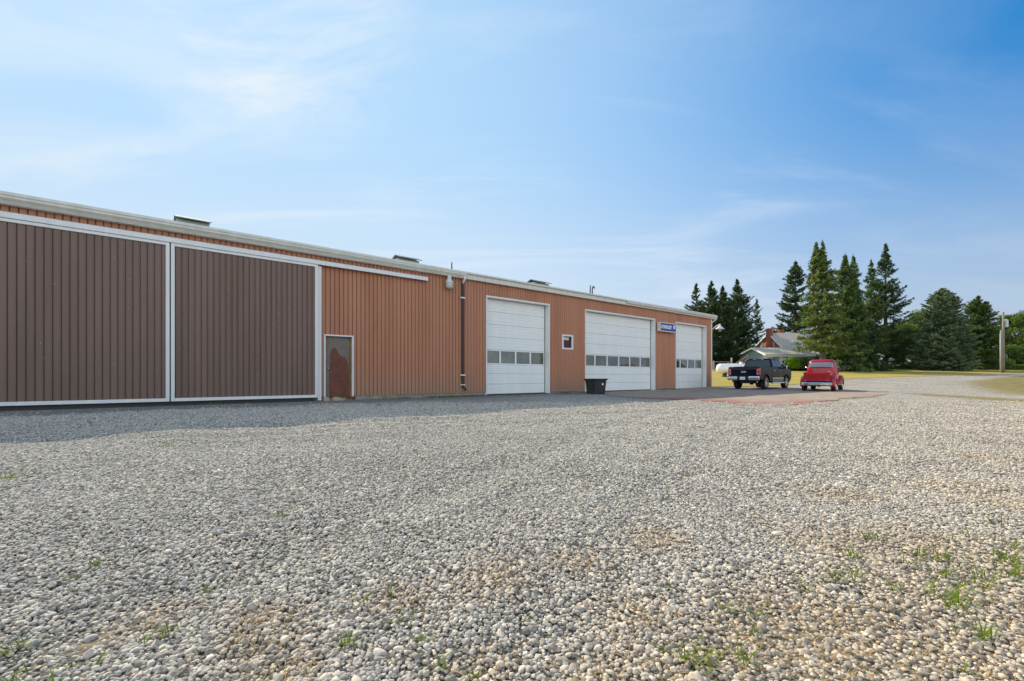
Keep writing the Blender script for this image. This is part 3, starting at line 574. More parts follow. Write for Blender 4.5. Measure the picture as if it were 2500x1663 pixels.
# overhead doors
def overhead(u0, u1, zt, n, lab):
    D_ = -.27; w = MB(); zs = []; z = .05
    tops = [.05, .49, .95, 1.36, 2.02, 2.58, 3.14, 3.70, 4.26]
    # each section: panel with three shallow ribs
    for i in range(len(tops) - 1):
        if i == 3: continue
        a, b = tops[i] + .004, tops[i + 1] - .004; k = 4; hh = (b - a) / k
        pts = []
        for j in range(k): pts += [(D_ - .012, a + j * hh + .0), (D_, a + j * hh + .014), (D_, a + (j + 1) * hh - .014)]
        pts.append((D_ - .012, b)); pts += [(D_ - .045, b), (D_ - .045, a)]
        w.prism(pts, u0 + .085, u1 - .085, 'x')
    d = w.build('overhead_door', m_door, barn, label=lab)
    # window section: rails, stiles, panes
    w = MB(); a, b = 1.364, 2.016; U0, U1 = u0 + .085, u1 - .085
    w.box(U0, U1, D_ - .045, D_ - .001, a, a + .055); w.box(U0, U1, D_ - .045, D_ - .001, b - .045, b)
    pwid = (U1 - U0 - .10 - .085 * (n - 1)) / n; xs = [U0 + .05 + i * (pwid + .085) for i in range(n)]
    w.box(U0, U0 + .05, D_ - .045, D_ - .001, a + .056, b - .046); w.box(U1 - .05, U1, D_ - .045, D_ - .001, a + .056, b - .046)
    for x in xs[:-1]: w.box(x + pwid, x + pwid + .085, D_ - .045, D_ - .001, a + .056, b - .046)
    w.build('window_rail', m_door, d)
    for x in xs:
        w = MB(); w.box(x + .001, x + pwid - .001, D_ - .034, D_ - .026, a + .056, b - .046); w.build('window_pane', m_glass, d)
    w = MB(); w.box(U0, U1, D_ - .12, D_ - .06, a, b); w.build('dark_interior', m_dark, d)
    # jamb and head lining + face trim, rubber seal
    w = MB(); w.box(u0, u0 + .06, -.30, .025, .02, zt - .06); w.box(u1 - .06, u1, -.30, .025, .02, zt - .06); w.box(u0, u1, -.30, .027, zt - .058, zt + .01)
    w.build('door_surround', m_wht, d, bevel=.004)
    w = MB(); w.box(u0 + .061, u0 + .084, D_ - .03, D_ + .015, .03, zt - .06); w.box(u1 - .084, u1 - .061, D_ - .03, D_ + .015, .03, zt - .06); w.box(u0 + .061, u1 - .061, D_ - .035, D_ - .002, .012, .052); w.box(u0 + .086, u1 - .086, D_ - .03, D_ + .01, 4.262, zt - .06)
    w.build('rubber_seal', M('rubber', (.035, .035, .035), rough=.8), d)
overhead(*UD[0], 'white overhead door with four window panes, nearest of three')
overhead(*UD[1], 'wide white overhead door with six window panes')
overhead(*UD[2], 'white overhead door with four window panes by the far corner')
# small window
w = MB(); a0, a1, z0, z1 = 14.10, 14.88, 2.18, 2.92; t = .085
w.box(a0, a0 + t, -.06, .035, z0, z1); w.box(a1 - t, a1, -.06, .035, z0, z1); w.box(a0 + t, a1 - t, -.06, .035, z0, z0 + t); w.box(a0 + t, a1 - t, -.06, .035, z1 - t, z1)
sw = w.build('small_window', m_wht, barn, bevel=.012, label='small square window with white frame and maroon board')
w = MB(); w.box(a0 + t, a1 - t, -.10, -.085, z0 + t, z1 - t); w.build('maroon_board', M('maroon_board', (.075, .018, .022), rough=.6, var=.3, vscale=4), sw)
for k in range(3): MB().box(a0 + t + .16, a1 - t - .01, -.084, -.05, z1 - t - .075 - k * .05, z1 - t - .04 - k * .05).build('vent_louvre', m_wht, sw)
w = MB(); w.box(a0 + t, a0 + t + .03, -.084, -.06, z0 + t, z1 - t); w.build('board_edge', m_dark, sw)
# downspouts
w = MB(); w.prism([(.02, .02), (.02, .085), (.10, .085), (.10, .02)], .42, 4.78, 'z')
w = MB(); w.box(20.72, 20.82, .02, .09, .42, 4.72)
ds = w.build('downspout', M('brown_pipe', (.035, .018, .014), rough=.5), barn, bevel=.01, label='dark brown downspout beside the nearest overhead door')
MB().tube([(20.77, .24, 4.94), (20.77, .23, 4.83), (20.77, .12, 4.74), (20.77, .06, 4.66)], .045, 10).build('elbow', m_wht, ds, smooth=True)
MB().tube([(20.77, .055, .46), (20.74, .10, .36), (20.70, .2, .28)], .045, 10).build('elbow', M('brown_pipe', (.035, .018, .014)), ds, smooth=True)
for (za, zb_) in ((4.05, 4.10), (.86, .91), (.46, .50)): MB().box(20.66, 20.88, .021, .096, za, zb_).build('strap', m_wht, ds)
w = MB(); w.box(-.03, .07, -.06, .035, .12, 4.86); w.build('corner_trim', m_wht, barn)
w = MB(); w.box(-.12, -.04, -.10, -.02, .1, 4.7); d2 = w.build('downspout', m_wht, barn, bevel=.01, label='white downspout on the far corner')
MB().tube([(-.30, .2, 4.94), (-.30, .19, 4.84), (-.12, .0, 4.66), (-.08, -.05, 4.58)], .04, 10).build('elbow', m_wht, d2, smooth=True)

# ------------------------------------------------------------------ lamps, sign, tub on or by the building
def bl(name, u, v, z, label, cat, group=None):
    x, y = wl(u, v); e = empty(name, (x, y, z), RZ, label, cat, group); return e
e = bl('wall_lamp', 21.5, 0, 4.4, 'pale jar-shaped security lamp hung under the gutter beside the brown downspout', 'lamp')
MB().box(-.05, .05, .005, .05, .18, .36).build('mount', m_cream, e); MB().tube([(0, .04, .30), (0, .16, .33), (0, .19, .30)], .025, 8).build('arm', m_cream, e, smooth=True)
MB().lathe([(0, .47), (.06, .46), (.085, .42), (.09, .30), (.12, .27), (.155, .20), (.158, .15), (.0, .15)], 24, (0, .20, 0)).build('housing', M('lamp_metal', (.62, .64, .62), rough=.4), e, smooth=True)
MB().lathe([(.150, .149), (.155, .08), (.135, -.01), (.10, -.06), (.0, -.07)], 24, (0, .20, 0)).build('lens', M('lamp_lens', (.52, .50, .44), rough=.25, spec=.6), e, smooth=True)
e = bl('corner_lamp', -.25, -.05, 4.2, 'barn lamp with white conical shade on an arm at the far corner', 'lamp')
MB().tube([(.2, .06, -.05), (-.1, .10, .10), (-.45, .1, .28), (-.72, .1, .32)], .03, 8).build('arm', m_wht, e, smooth=True)
MB().lathe([(.0, .40), (.06, .40), (.07, .30), (.12, .22), (.30, .06), (.31, .03), (.29, .05), (.0, .12)], 24, (-.85, .1, 0)).build('shade', M('shade_white', (.72, .74, .72), rough=.3), e, smooth=True)
MB().lathe([(.0, .1), (.09, .06), (.10, -.06), (.06, -.13), (0, -.15)], 16, (-.85, .1, 0)).build('bulb', M('lamp_lens', (.5, .5, .45)), e, smooth=True)
e = bl('shop_sign', 6.0, 0, 3.86, 'blue and white box sign lettered EVINRUDE between two overhead doors', 'sign')
U0, U1 = -1.03, .74
MB().box(U0, U1, .045, .25, -.27, .27).build('sign_box', M('sign_metal', (.62, .64, .60), rough=.4, var=.06), e, bevel=.008)
w = MB(); w.box(U0 - .004, U1 + .004, .251, .272, -.275, -.235); w.box(U0 - .004, U1 + .004, .251, .272, .235, .275); w.box(U0 - .004, U0 + .036, .251, .272, -.2345, .2345); w.box(U1 - .036, U1 + .004, .251, .272, -.2345, .2345); w.build('sign_rim', m_wht, e)
MB().box(U0 + .036, U1 - .036, .251, .262, -.2345, .2345).build('sign_face', M('sign_blue', (.018, .035, .26), rough=.3, spec=.5), e)
MB().box(U0 + .40, U0 + .408, .2622, .2640, -.234, .234).build('divider', M('sign_line', (.25, .3, .6), rough=.4), e)
def text(body, size, mat, parent, loc, rot, name='lettering', shear=0., off=.0, ext=.002, xs=1.):
    c = bpy.data.curves.new(name, 'FONT'); c.body = body; c.size = size; c.extrude = ext; c.offset = off; c.shear = shear; c.align_x = 'CENTER'; c.align_y = 'CENTER'
    t = bpy.data.objects.new(name, c); COL.objects.link(t); dg = bpy.context.evaluated_depsgraph_get(); me = bpy.data.meshes.new_from_object(t.evaluated_get(dg)); bpy.data.objects.remove(t)
    o_ = bpy.data.objects.new(name, me); COL.objects.link(o_); me.materials.clear(); me.materials.append(mat); o_.parent = parent; o_.location = loc; o_.rotation_euler = rot; o_.scale = (xs, 1, 1); return o_
m_sw = M('sign_white', (.85, .87, .88), rough=.4)
tt = text('EVINRUDE', .30, m_sw, e, (.075, .2645, 0), (R(90), 0, R(180)), 'lettering', .22, .010, .0015, 1.)
tt.scale[0] = 1.14 / (max(v.co.x for v in tt.data.vertices) - min(v.co.x for v in tt.data.vertices))
w = MB(); em = [(U0 + .205 + .115 * math.cos(a) * (1 + .12 * math.sin(3 * a)), .02 + .150 * math.sin(a)) for a in np.linspace(0, 6.283, 28)[:-1]]
w.prism(em, .2622, .2642, 'y'); w.build('emblem', m_sw, e)
w = MB(); w.prism([(U0 + .12, -.06), (U0 + .22, -.03), (U0 + .30, -.10), (U0 + .20, -.16), (U0 + .13, -.12)], .2644, .2654, 'y'); w.prism([(U0 + .17, .0), (U0 + .26, .02), (U0 + .21, .08), (U0 + .16, .06)], .2644, .2654, 'y'); w.build('emblem_mark', M('emblem_dark', (.10, .13, .22), rough=.4), e)
# black stock tank
tx, ty = ground_at(1459, 963); e = empty('stock_tank', (tx, ty + .45, 0), RZ + R(4), 'black plastic stock tub with a white oval sticker, standing before the wide overhead door', 'tub')
def rrect(hx, hy, r, z, n=6):
    P = []
    for (cx, cy, a0) in ((hx - r, hy - r, 0), (-hx + r, hy - r, 90), (-hx + r, -hy + r, 180), (hx - r, -hy + r, 270)):
        for k in range(n + 1): a = R(a0 + 90 * k / n); P.append((cx + r * math.cos(a), cy + r * math.sin(a), z))
    return P
w = MB(); rings = [rrect(.38, .30, .10, .02), rrect(.395, .315, .10, .25), rrect(.43, .35, .11, .60), rrect(.44, .36, .11, .66), rrect(.49, .41, .13, .67), rrect(.50, .42, .13, .72), rrect(.47, .39, .12, .73), rrect(.42, .34, .11, .70), rrect(.37, .29, .10, .06)]
n = len(rings[0]); o = 0
for r_ in rings: w.v += r_
for i in range(len(rings) - 1):
    for k in range(n): w.f.append((i * n + k, i * n + (k + 1) % n, (i + 1) * n + (k + 1) % n, (i + 1) * n + k))
w.f.append(tuple(range(n))[::-1]); w.f.append(tuple(range((len(rings) - 1) * n, len(rings) * n)))
m_blk = M('black_plastic', (.028, .030, .030), rough=.5, var=.2, vscale=3, spec=.45)
t = w.build('tub', m_blk, e, bevel=.004)
w = MB()
for k in (-.22, -.02, .2): MB().box(k - .045, k + .045, .29, .345, .02, .17).build('foot', m_blk, e, bevel=.01)
w = MB(); w.prism([(-.06 + .065 * math.cos(a), .47 + .05 * math.sin(a)) for a in np.linspace(0, 6.283, 21)[:-1]], .346, .3485, 'y'); w.build('sticker', m_sw, e)

# ------------------------------------------------------------------ vehicles
m_tyre = M('tyre', (.022, .022, .022), rough=.85, bump=.2, bscale=60); m_chrome = M('chrome', (.72, .73, .75), rough=.13, metal=1.); m_under = M('underbody', (.015, .015, .015), rough=.9)
m_autog = M('auto_glass', (.012, .016, .018), rough=.03, spec=.8); m_tail = M('tail_red', (.35, .012, .02), rough=.15, coat=1.)
def wheel(parent, x, y, z, r, w, side, rim_r=.6, spokes=6, white=False):
    """side +1: outer face towards +x"""
    wh = MB(); t = .5 * w
    wh.lathe([(r * .62, -t * .9), (r * .9, -t), (r * .98, -t * .8), (r, -t * .4), (r, t * .4), (r * .98, t * .8), (r * .9, t), (r * .64, t * .92), (r * .62, t * .6), (r * .62, -t * .9)], 36, axis='x')
    o = wh.build('wheel', m_tyre, parent, smooth=True, loc=(x, y, z))
    q = MB(); s = side
    q.lathe([(r * .63, s * t * .95), (r * .585, s * t * .98), (r * .55, s * t * .55), (r * .20, s * t * .40), (r * .17, s * t * .75), (0, s * t * .8)], 30, axis='x')
    q.build('rim_dish', M('rim_dark', (.10, .10, .11), rough=.4, metal=.7), o, smooth=True)
    q = MB()
    for k in range(spokes):
        a = 2 * math.pi * k / spokes; q.box(s * t * .62 - .012, s * t * .62 + .022, -.035, .035, r * .10, r * .59, Matrix.Rotation(a, 4, 'X'))
    q.lathe([(r * .635, s * t * .90), (r * .64, s * t * 1.02), (r * .58, s * t * 1.02), (r * .57, s * t * .8)], 30, axis='x'); q.lathe([(r * .18, s * t * .6), (r * .15, s * t * .98), (0, s * t * 1.0)], 16, axis='x')
    q.build('rim', m_chrome, o, smooth=False)
    return o
def arch(cy, cz, r, a0, a1, n=12): return [(cy + r * math.cos(R(a0 + (a1 - a0) * k / n)), cz + r * math.sin(R(a0 + (a1 - a0) * k / n))) for k in range(n + 1)]
def on_quad(mb, q, u0, u1, v0, v1, off, th=.012, corner=0):
    """thin slab lying on quad q (bl, br, tr, tl)"""
    q = [Vector(p) for p in q]; nrm = (q[1] - q[0]).cross(q[3] - q[0]).normalized()
    P = lambda u, v: (q[0] * (1 - u) + q[1] * u) * (1 - v) + (q[3] * (1 - u) + q[2] * u) * v
    c = [P(u0, v0), P(u1, v0), P(u1, v1), P(u0, v1)]
    vs = [p + nrm * (off - th) for p in c] + [p + nrm * off for p in c]
    mb.add(vs, [(0, 1, 2, 3), (4, 5, 6, 7), (0, 1, 5, 4), (1, 2, 6, 5), (2, 3, 7, 6), (3, 0, 4, 7)])
PX, PY = 16.33, 30.15
pk = empty('pickup_truck', (PX, PY, tz(PX, PY)), -R(48.75), 'dark navy crew-cab pickup with chrome bumper and rims, parked facing away by the building corner', 'pickup truck')
pk.scale = (.94, .94, 1.0)
m_navy = M('navy_paint', (.003, .005, .018), rough=.3, coat=.22, spec=.06)
WR = .42; ry, fy = -1.78, 1.90; ar = .50
low = [(-.72, .46)] + [(fy - .56, .46)] + arch(fy, .44, ar, 178, 2)[0:] + [(2.62, .50), (2.86, .62), (2.92, .95), (2.88, 1.18), (2.70, 1.28), (1.45, 1.36), (-.72, 1.36)]
b = MB().prism(low, -.97, .97, 'x').build('body', m_navy, pk, bevel=.05, seg=3)
bedp = [(-2.92, .62)] + [(ry - .60, .54)] + arch(ry, .44, ar + .01, 176, 4) + [(ry + .56, .48), (-.735, .48), (-.735, 1.385), (-2.92, 1.385)]
w = MB(); w.prism(bedp, .86, .985, 'x'); w.build('bed_side', m_navy, pk, bevel=.04, seg=3)
w = MB(); w.prism(bedp, -.985, -.86, 'x'); w.build('bed_side', m_navy, pk, bevel=.04, seg=3)
w = MB(); w.box(-.859, .859, -2.8, -.74, .86, .93); w.box(-.859, .859, -.80, -.738, .93, 1.37); w.build('bed_floor', m_under, pk)
w = MB(); w.box(-.855, .855, -2.95, -2.87, .66, 1.385); tg = w.build('tailgate', m_navy, pk, bevel=.025, seg=3)
w = MB(); w.box(-.83, .83, -2.965, -2.952, 1.20, 1.34); w.box(-.60, .60, -2.972, -2.952, 1.34, 1.40); w.build('tailgate_trim', M('black_trim', (.015, .015, .017), rough=.4), tg, bevel=.005)
w = MB(); w.lathe([(0, 0), (.12, 0), (.13, -.008), (.14, -.008), (.145, 0)], 28, (0, 0, 0), 'y'); r1 = w.build('emblem', m_chrome, tg, smooth=True, loc=(0, -2.968, 1.07)); r1.scale = (1.15, 1, .46)
w = MB(); w.lathe([(0, -.006), (.118, -.006), (.12, 0)], 28, (0, 0, 0), 'y'); r2 = w.build('emblem_face', M('emblem_blue', (.012, .03, .16), rough=.2), r1, loc=(0, -.004, 0))
t_ = text('Ford', .11, m_sw, tg, (0, -2.982, 1.07), (R(90), 0, 0), 'emblem_script', .35, .002, .001, 1.1)
text('XLT', .06, m_chrome, tg, (.66, -2.953, .78), (R(90), 0, 0), 'badge', 0, .001, .001, 1.3)
w = MB(); w.prism([(-3.06, .56), (-3.09, .62), (-3.09, .74), (-3.06, .80), (-2.93, .81), (-2.93, .56)], -.99, .99, 'x'); bu = w.build('rear_bumper', m_chrome, pk, bevel=.015)
w = MB(); w.box(-.359, .359, -3.10, -2.93, .55, .8115); w.box(-.99, .99, -3.05, -2.93, .812, .83); w.build('bumper_centre', M('black_trim', (.015, .015, .017)), bu, bevel=.01)
w = MB(); w.box(-.17, .15, -3.112, -3.101, .60, .765); pl = w.build('licence_plate', m_sw, pk); text('CK 748', .075, M('plate_blue', (.03, .06, .25), rough=.5), pl, (-.01, -3.114, .68), (R(90), 0, 0), 'plate_text', 0, .001, .001, .85)
for s in (-1, 1):
    w = MB(); w.box(*sorted((s * .80, s * .992)), -2.965, -2.80, .86, 1.30); tl = w.build('tail_light', m_tail, pk, bevel=.02)
    w = MB(); q = sorted((s * .83, s * .86)); w.box(q[0], q[1], -2.972, -2.96, .93, 1.22); w.box(*sorted((s * .861, s * .96)), -2.972, -2.96, 1.18, 1.22); w.box(*sorted((s * .861, s * .96)), -2.972, -2.96, .93, .97); w.build('light_strip', M('light_pink', (.75, .42, .45), rough=.2), tl)
    for c, rr in ((ry, ar + .0), (fy, ar - .01)): MB().tube([(s * .985, c + rr * math.cos(a), .44 + rr * math.sin(a)) for a in np.linspace(-.05, math.pi + .05, 18)], .035, 8).build('fender_lip', m_navy, pk, smooth=True)
    w = MB(); w.tube([(s * 1.0, -.95, .40), (s * 1.0, 1.35, .40)], .045, 8); w.box(*sorted((s * .93, s * 1.08)), -.9, 1.3, .37, .40); w.build('running_board', m_chrome, pk)
    w = MB(); w.box(*sorted((s * .968, s * .982)), -.70, 1.32, .66, .72); w.build('side_trim', m_chrome, pk)
    w = MB(); w.box(*sorted((s * .962, s * .9755)), -.70, 1.32, .47, .655); w.build('rocker_panel', M('rocker_reflect_grey', (.07, .065, .06), rough=.35, coat=.5), pk)  # grey tone stands in for the ground mirrored in the lower body
    for yy in (-.70, .28, 1.28): MB().box(*sorted((s * .9695, s * .9725)), yy - .006, yy + .006, .50, 1.33).build('door_seam', m_dark, pk)
    for yy in (-.50, .45):
        w = MB(); w.tube([(s * .985, yy, 1.16), (s * 1.005, yy + .03, 1.165), (s * 1.005, yy + .19, 1.165), (s * .985, yy + .22, 1.16)], .016, 8); w.build('door_handle', m_chrome, pk)
    w = MB(); w.box(*sorted((s * 1.0, s * 1.24)), 1.12, 1.26, 1.28, 1.52); mr_ = w.build('mirror', m_chrome, pk, bevel=.04, seg=3); w = MB(); w.box(*sorted((s * 1.02, s * 1.22)), 1.110, 1.119, 1.30, 1.50); w.build('mirror_glass', m_autog, mr_)
    w = MB(); w.box(*sorted((s * .9, s * 1.02)), 1.16, 1.22, 1.30, 1.36); w.build('mirror_arm', M('black_trim', (.015, .015, .017)), pk)
# greenhouse
B0 = [(-.955, -.70, 1.345), (.955, -.70, 1.345), (.955, 1.50, 1.345), (-.955, 1.50, 1.345)]; T0 = [(-.77, -.50, 1.90), (.77, -.50, 1.90), (.77, .62, 1.92), (-.77, .62, 1.92)]
w = MB(); w.add(B0 + T0 + [(-.66, -.40, 1.955), (.66, -.40, 1.955), (.66, .5, 1.965), (-.66, .5, 1.965)], [(0, 1, 2, 3), (0, 1, 5, 4), (1, 2, 6, 5), (2, 3, 7, 6), (3, 0, 4, 7), (4, 5, 9, 8), (5, 6, 10, 9), (6, 7, 11, 10), (7, 4, 8, 11), (8, 9, 10, 11)])
cab = w.build('cab', m_navy, pk, bevel=.05, seg=3)
w = MB(); on_quad(w, (B0[0], B0[1], T0[1], T0[0]), .06, .94, .12, .90, .006); w.build('rear_window', m_autog, cab, bevel=.004)
w = MB(); on_quad(w, (B0[2], B0[3], T0[3], T0[2]), .05, .95, .10, .92, .006); w.build('windshield', m_autog, cab)
q = (B0[1], B0[2], T0[2], T0[1]); w = MB(); on_quad(w, q, .10, .42, .14, .86, .006); w.build('side_window', m_autog, cab, bevel=.004); w = MB(); on_quad(w, q, .45, .86, .14, .86, .006); w.build('side_window', m_autog, cab, bevel=.004)
q = (B0[3], B0[0], T0[0], T0[3]); w = MB(); on_quad(w, q, .58, .90, .14, .86, .006); w.build('side_window', m_autog, cab, bevel=.004); w = MB(); on_quad(w, q, .14, .55, .14, .86, .006); w.build('side_window', m_autog, cab, bevel=.004)
w = MB(); w.box(-.22, .22, -.56, -.46, 1.885, 1.925); w.build('brake_light', m_tail, cab, bevel=.01)
for a_ in (-.30, .222): MB().box(a_, a_ + .078, -.56, -.46, 1.885, 1.925).build('cargo_light', m_sw, cab)
w = MB(); w.box(-.66, .66, -2.7, 2.7, .50, .85); w.box(-.30, .45, -2.9, -2.4, .38, .55); w.tube([(-.8, ry, .42), (.8, ry, .42)], .07, 8); w.tube([(-.8, fy, .42), (.8, fy, .42)], .05, 8); w.lathe([(0, -.14), (.13, -.08), (.13, .08), (0, .14)], 12, (.05, ry, .40), 'x'); w.build('chassis', m_under, pk)
MB().tube([(.62, -2.5, .46), (.70, -2.75, .46), (.80, -2.82, .46)], .045, 10).build('exhaust_pipe', m_chrome, pk)
for s in (-1, 1):
    for yy in (ry, fy): wheel(pk, s * .84, yy, WR, WR, .29, s)

# old red step-side pickup
RX, RY_ = 18.35, 27.2
rt = empty('classic_pickup', (RX, RY_, tz(RX, RY_)), -R(41.75), 'bright red classic step-side pickup with rounded fenders and chrome bumper, parked facing away', 'pickup truck')
rt.scale = (.872, .957, .955)
m_rd = M('red_paint', (.40, .004, .012), rough=.22, coat=.5, spec=.3)
def ring(hw, y0, y1, z, n=40, e=5.):
    cy, hy = (y0 + y1) / 2, (y1 - y0) / 2; P = []
    for k in range(n):
        a = 2 * math.pi * k / n; c, s = math.cos(a), math.sin(a); P.append((hw * math.copysign(abs(c) ** (2 / e), c), cy + hy * math.copysign(abs(s) ** (2 / e), s), z))
    return P
def loft(rings, cap=True):
    w = MB(); n = len(rings[0])
    for r_ in rings: w.v += r_
    for i in range(len(rings) - 1):
        for k in range(n): w.f.append((i * n + k, i * n + (k + 1) % n, (i + 1) * n + (k + 1) % n, (i + 1) * n + k))
    if cap: w.f.append(tuple(range(n))[::-1]); w.f.append(tuple(range((len(rings) - 1) * n, len(rings) * n)))
    return w
CR = [(.42, .78, -.60, .95), (.85, .84, -.64, .98), (1.25, .85, -.64, .95), (1.36, .83, -.62, .86), (1.40, .815, -.61, .80), (1.68, .75, -.53, .52), (1.74, .74, -.51, .47), (1.83, .70, -.46, .40), (1.885, .60, -.36, .28), (1.905, .40, -.2, .1)]
cabr = loft([ring(b_, c_, d_, a_) for a_, b_, c_, d_ in CR]).build('cab', m_rd, rt, smooth=True)
def cr_at(z):
    for p, q in zip(CR, CR[1:]):
        if p[0] <= z <= q[0]: t = (z - p[0]) / (q[0] - p[0]); return [p[i] + (q[i] - p[i]) * t for i in range(4)]
def glasspatch(a0, a1, z0, z1, off, mat, name, nn=14, mz=4):
    w = MB()
    for i in range(mz + 1):
        z = z0 + (z1 - z0) * i / mz; _, hw, y0, y1 = cr_at(z)
        for k in range(nn + 1):
            a = R(a0 + (a1 - a0) * k / nn); e = 5.; c, s = math.cos(a), math.sin(a); cy, hy = (y0 + y1) / 2, (y1 - y0) / 2 + off
            w.v.append(((hw + off) * math.copysign(abs(c) ** (2 / e), c), cy + hy * math.copysign(abs(s) ** (2 / e), s), z))
    for i in range(mz):
        for k in range(nn): a = i * (nn + 1) + k; w.f.append((a, a + 1, a + nn + 2, a + nn + 1))
    w_ = w.build(name, mat, cabr, smooth=True); md = w_.modifiers.new('s', 'SOLIDIFY'); md.thickness = .008; md.offset = -1; return w_
m_cl = M('sky_reflect_glass', (.20, .185, .23), rough=.05, spec=.9)  # pale lavender base colour stands in for the reflected sky
glasspatch(233, 307, 1.385, 1.725, .012, m_chrome, 'window_surround'); glasspatch(235.5, 304.5, 1.41, 1.70, .018, m_cl, 'rear_window')
glasspatch(-28, 22, 1.42, 1.70, .012, m_cl, 'side_window'); glasspatch(158, 208, 1.42, 1.70, .012, m_cl, 'side_window'); glasspatch(55, 125, 1.42, 1.72, .012, m_cl, 'windshield')
# hood and nose
loft([ring(.50, .80, 2.10, .55, e=4), ring(.55, .80, 2.16, .9, e=4), ring(.52, .80, 2.14, 1.15, e=4), ring(.42, .80, 2.05, 1.27, e=3.5), ring(.25, .80, 1.8, 1.32, e=3)]).build('hood', m_rd, rt, smooth=True)
def fender(s, cy, cz, r, x0, x1, a0, a1, back=1.0, front=1.0):
    w = MB(); T_ = [(x0, 1.0), (x0 + (x1 - x0) * .45, 1.0), (x0 + (x1 - x0) * .78, .965), (x1 - .02, .90), (x1, .82), (x1 - .002, .73), (x1 - .05, .72), (x0, .72)]; n = 26
    for i in range(n + 1):
        a = R(a0 + (a1 - a0) * i / n); k = back if math.cos(a) < 0 else front
        for (x, q) in T_: w.v.append((s * x, cy + r * q * k * math.cos(a), cz + r * q * math.sin(a)))
    m = len(T_)
    for i in range(n):
        for j in range(m - 1): w.f.append((i * m + j, i * m + j + 1, (i + 1) * m + j + 1, (i + 1) * m + j))
    w.f.append(tuple(range(m))[::-1]); w.f.append(tuple(range(n * m, n * m + m)))
    return w.build('fender', m_rd, rt, smooth=True)
rry, rfy = -1.38, 1.62
for s in (-1, 1):
    f_ = fender(s, rry, .37, .57, .66, .955, -8, 190, 1.12, 1.12); fender(s, rfy, .37, .60, .50, .955, -5, 192, 1.25, 1.0)
    w = MB(); w.lathe([(0, -.06), (.05, -.055), (.062, -.03), (.062, 0)], 16, (s * .80, rry - .60, .62), 'y'); w.build('tail_light', m_tail, rt, smooth=True)
    w = MB(); w.prism([(-2.14, .60), (-2.14, 1.10), (-.66, 1.10), (-.66, .55)], *sorted((s * .64, s * .69)), 'x'); w.tube([(s * .69, -2.15, 1.105), (s * .69, -.68, 1.105)], .028, 8); w.box(*sorted((s * .63, s * .715)), -2.18, -2.12, .52, 1.13); w.build('bed_side', m_rd, rt, bevel=.008)
    w = MB(); w.box(*sorted((s * .78, s * .95)), -.75, .95, .36, .42); w.build('running_board', m_rd, rt, bevel=.02)
    for yy in (rry, rfy): wheel(rt, s * .80, yy, .36, .36, .24, s, spokes=5)
w = MB(); w.box(-.628, .628, -2.185, -2.13, .60, 1.055); w.tube([(-.628, -2.16, 1.06), (.628, -2.16, 1.06)], .03, 8); w.tube([(-.628, -2.17, .61), (.628, -2.17, .61)], .022, 8)
tgr = w.build('tailgate', m_rd, rt, bevel=.012)
w = MB(); w.box(-.53, .53, -2.192, -2.186, .69, .98); w.build('tailgate_panel', M('red_dark', (.32, .003, .009), rough=.22, coat=.5, spec=.3), tgr, bevel=.004)
text('FORD', .15, m_rd, tgr, (0, -2.193, .83), (R(90), 0, 0), 'raised_letters', 0, .006, .006, 1.9)
for s in (-1, 1): w = MB(); w.lathe([(0, -.02), (.025, -.015), (.025, 0)], 12, (s * .60, -2.19, .62), 'y'); w.build('latch', m_chrome, tgr, smooth=True); w = MB(); w.lathe([(0, .04), (.025, .03), (.03, 0)], 12, (s * .672, -2.15, 1.13), 'z'); w.build('stake_cap', m_chrome, rt, smooth=True)
w = MB(); w.box(-.63, .63, -2.12, -.66, .55, .62); w.build('bed_floor', m_under, rt)
w = MB(); pf = [(.34, -.03), (.37, -.055), (.49, -.055), (.52, -.02), (.52, .0), (.34, .0)]
for i, x in enumerate(np.linspace(-.82, .82, 13)):
    bend = .10 * abs(x / .82) ** 4
    for (z, d) in pf: w.v.append((x, -2.30 + d + bend, z))
for i in range(12):
    for j in range(6): a = i * 6 + j; c = i * 6 + (j + 1) % 6; w.f.append((a, c, c + 6, a + 6))
w.f.append(tuple(range(6))); w.f.append(tuple(range(72, 78))[::-1]); w.build('rear_bumper', m_chrome, rt, smooth=False)
w = MB(); w.box(-.55, .55, -2.2, 2.0, .42, .56); w.box(-.50, .50, -2.2, -2.05, .30, .52); w.tube([(-.75, rry, .36), (.75, rry, .36)], .06, 8); w.tube([(-.75, rfy, .36), (.75, rfy, .36)], .045, 8); w.lathe([(0, -.12), (.12, -.07), (.12, .07), (0, .12)], 12, (0, rry, .36), 'x'); w.build('chassis', m_under, rt)
w = MB(); w.tube([(.84, .62, 1.30), (1.0, .60, 1.32), (1.06, .58, 1.36)], .012, 6); o1 = w.build('mirror', m_chrome, rt); w = MB(); w.box(1.0, 1.17, .545, .60, 1.18, 1.52); w.build('mirror_housing', M('black_trim', (.015, .015, .017)), o1, bevel=.03, seg=3)
w = MB(); w.tube([(-.84, .62, 1.30), (-.98, .60, 1.38)], .012, 6); w.lathe([(0, -.03), (.06, -.02), (.065, .02), (0, .03)], 16, (-1.02, .59, 1.42), 'y'); w.build('mirror', m_chrome, rt, smooth=True)
w = MB(); w.tube([(.79, .42, 1.66), (.87, .66, 1.40)], .012, 6); w.box(.86, .885, .42, .66, 1.385, 1.40); w.build('vent_window', m_chrome, rt)

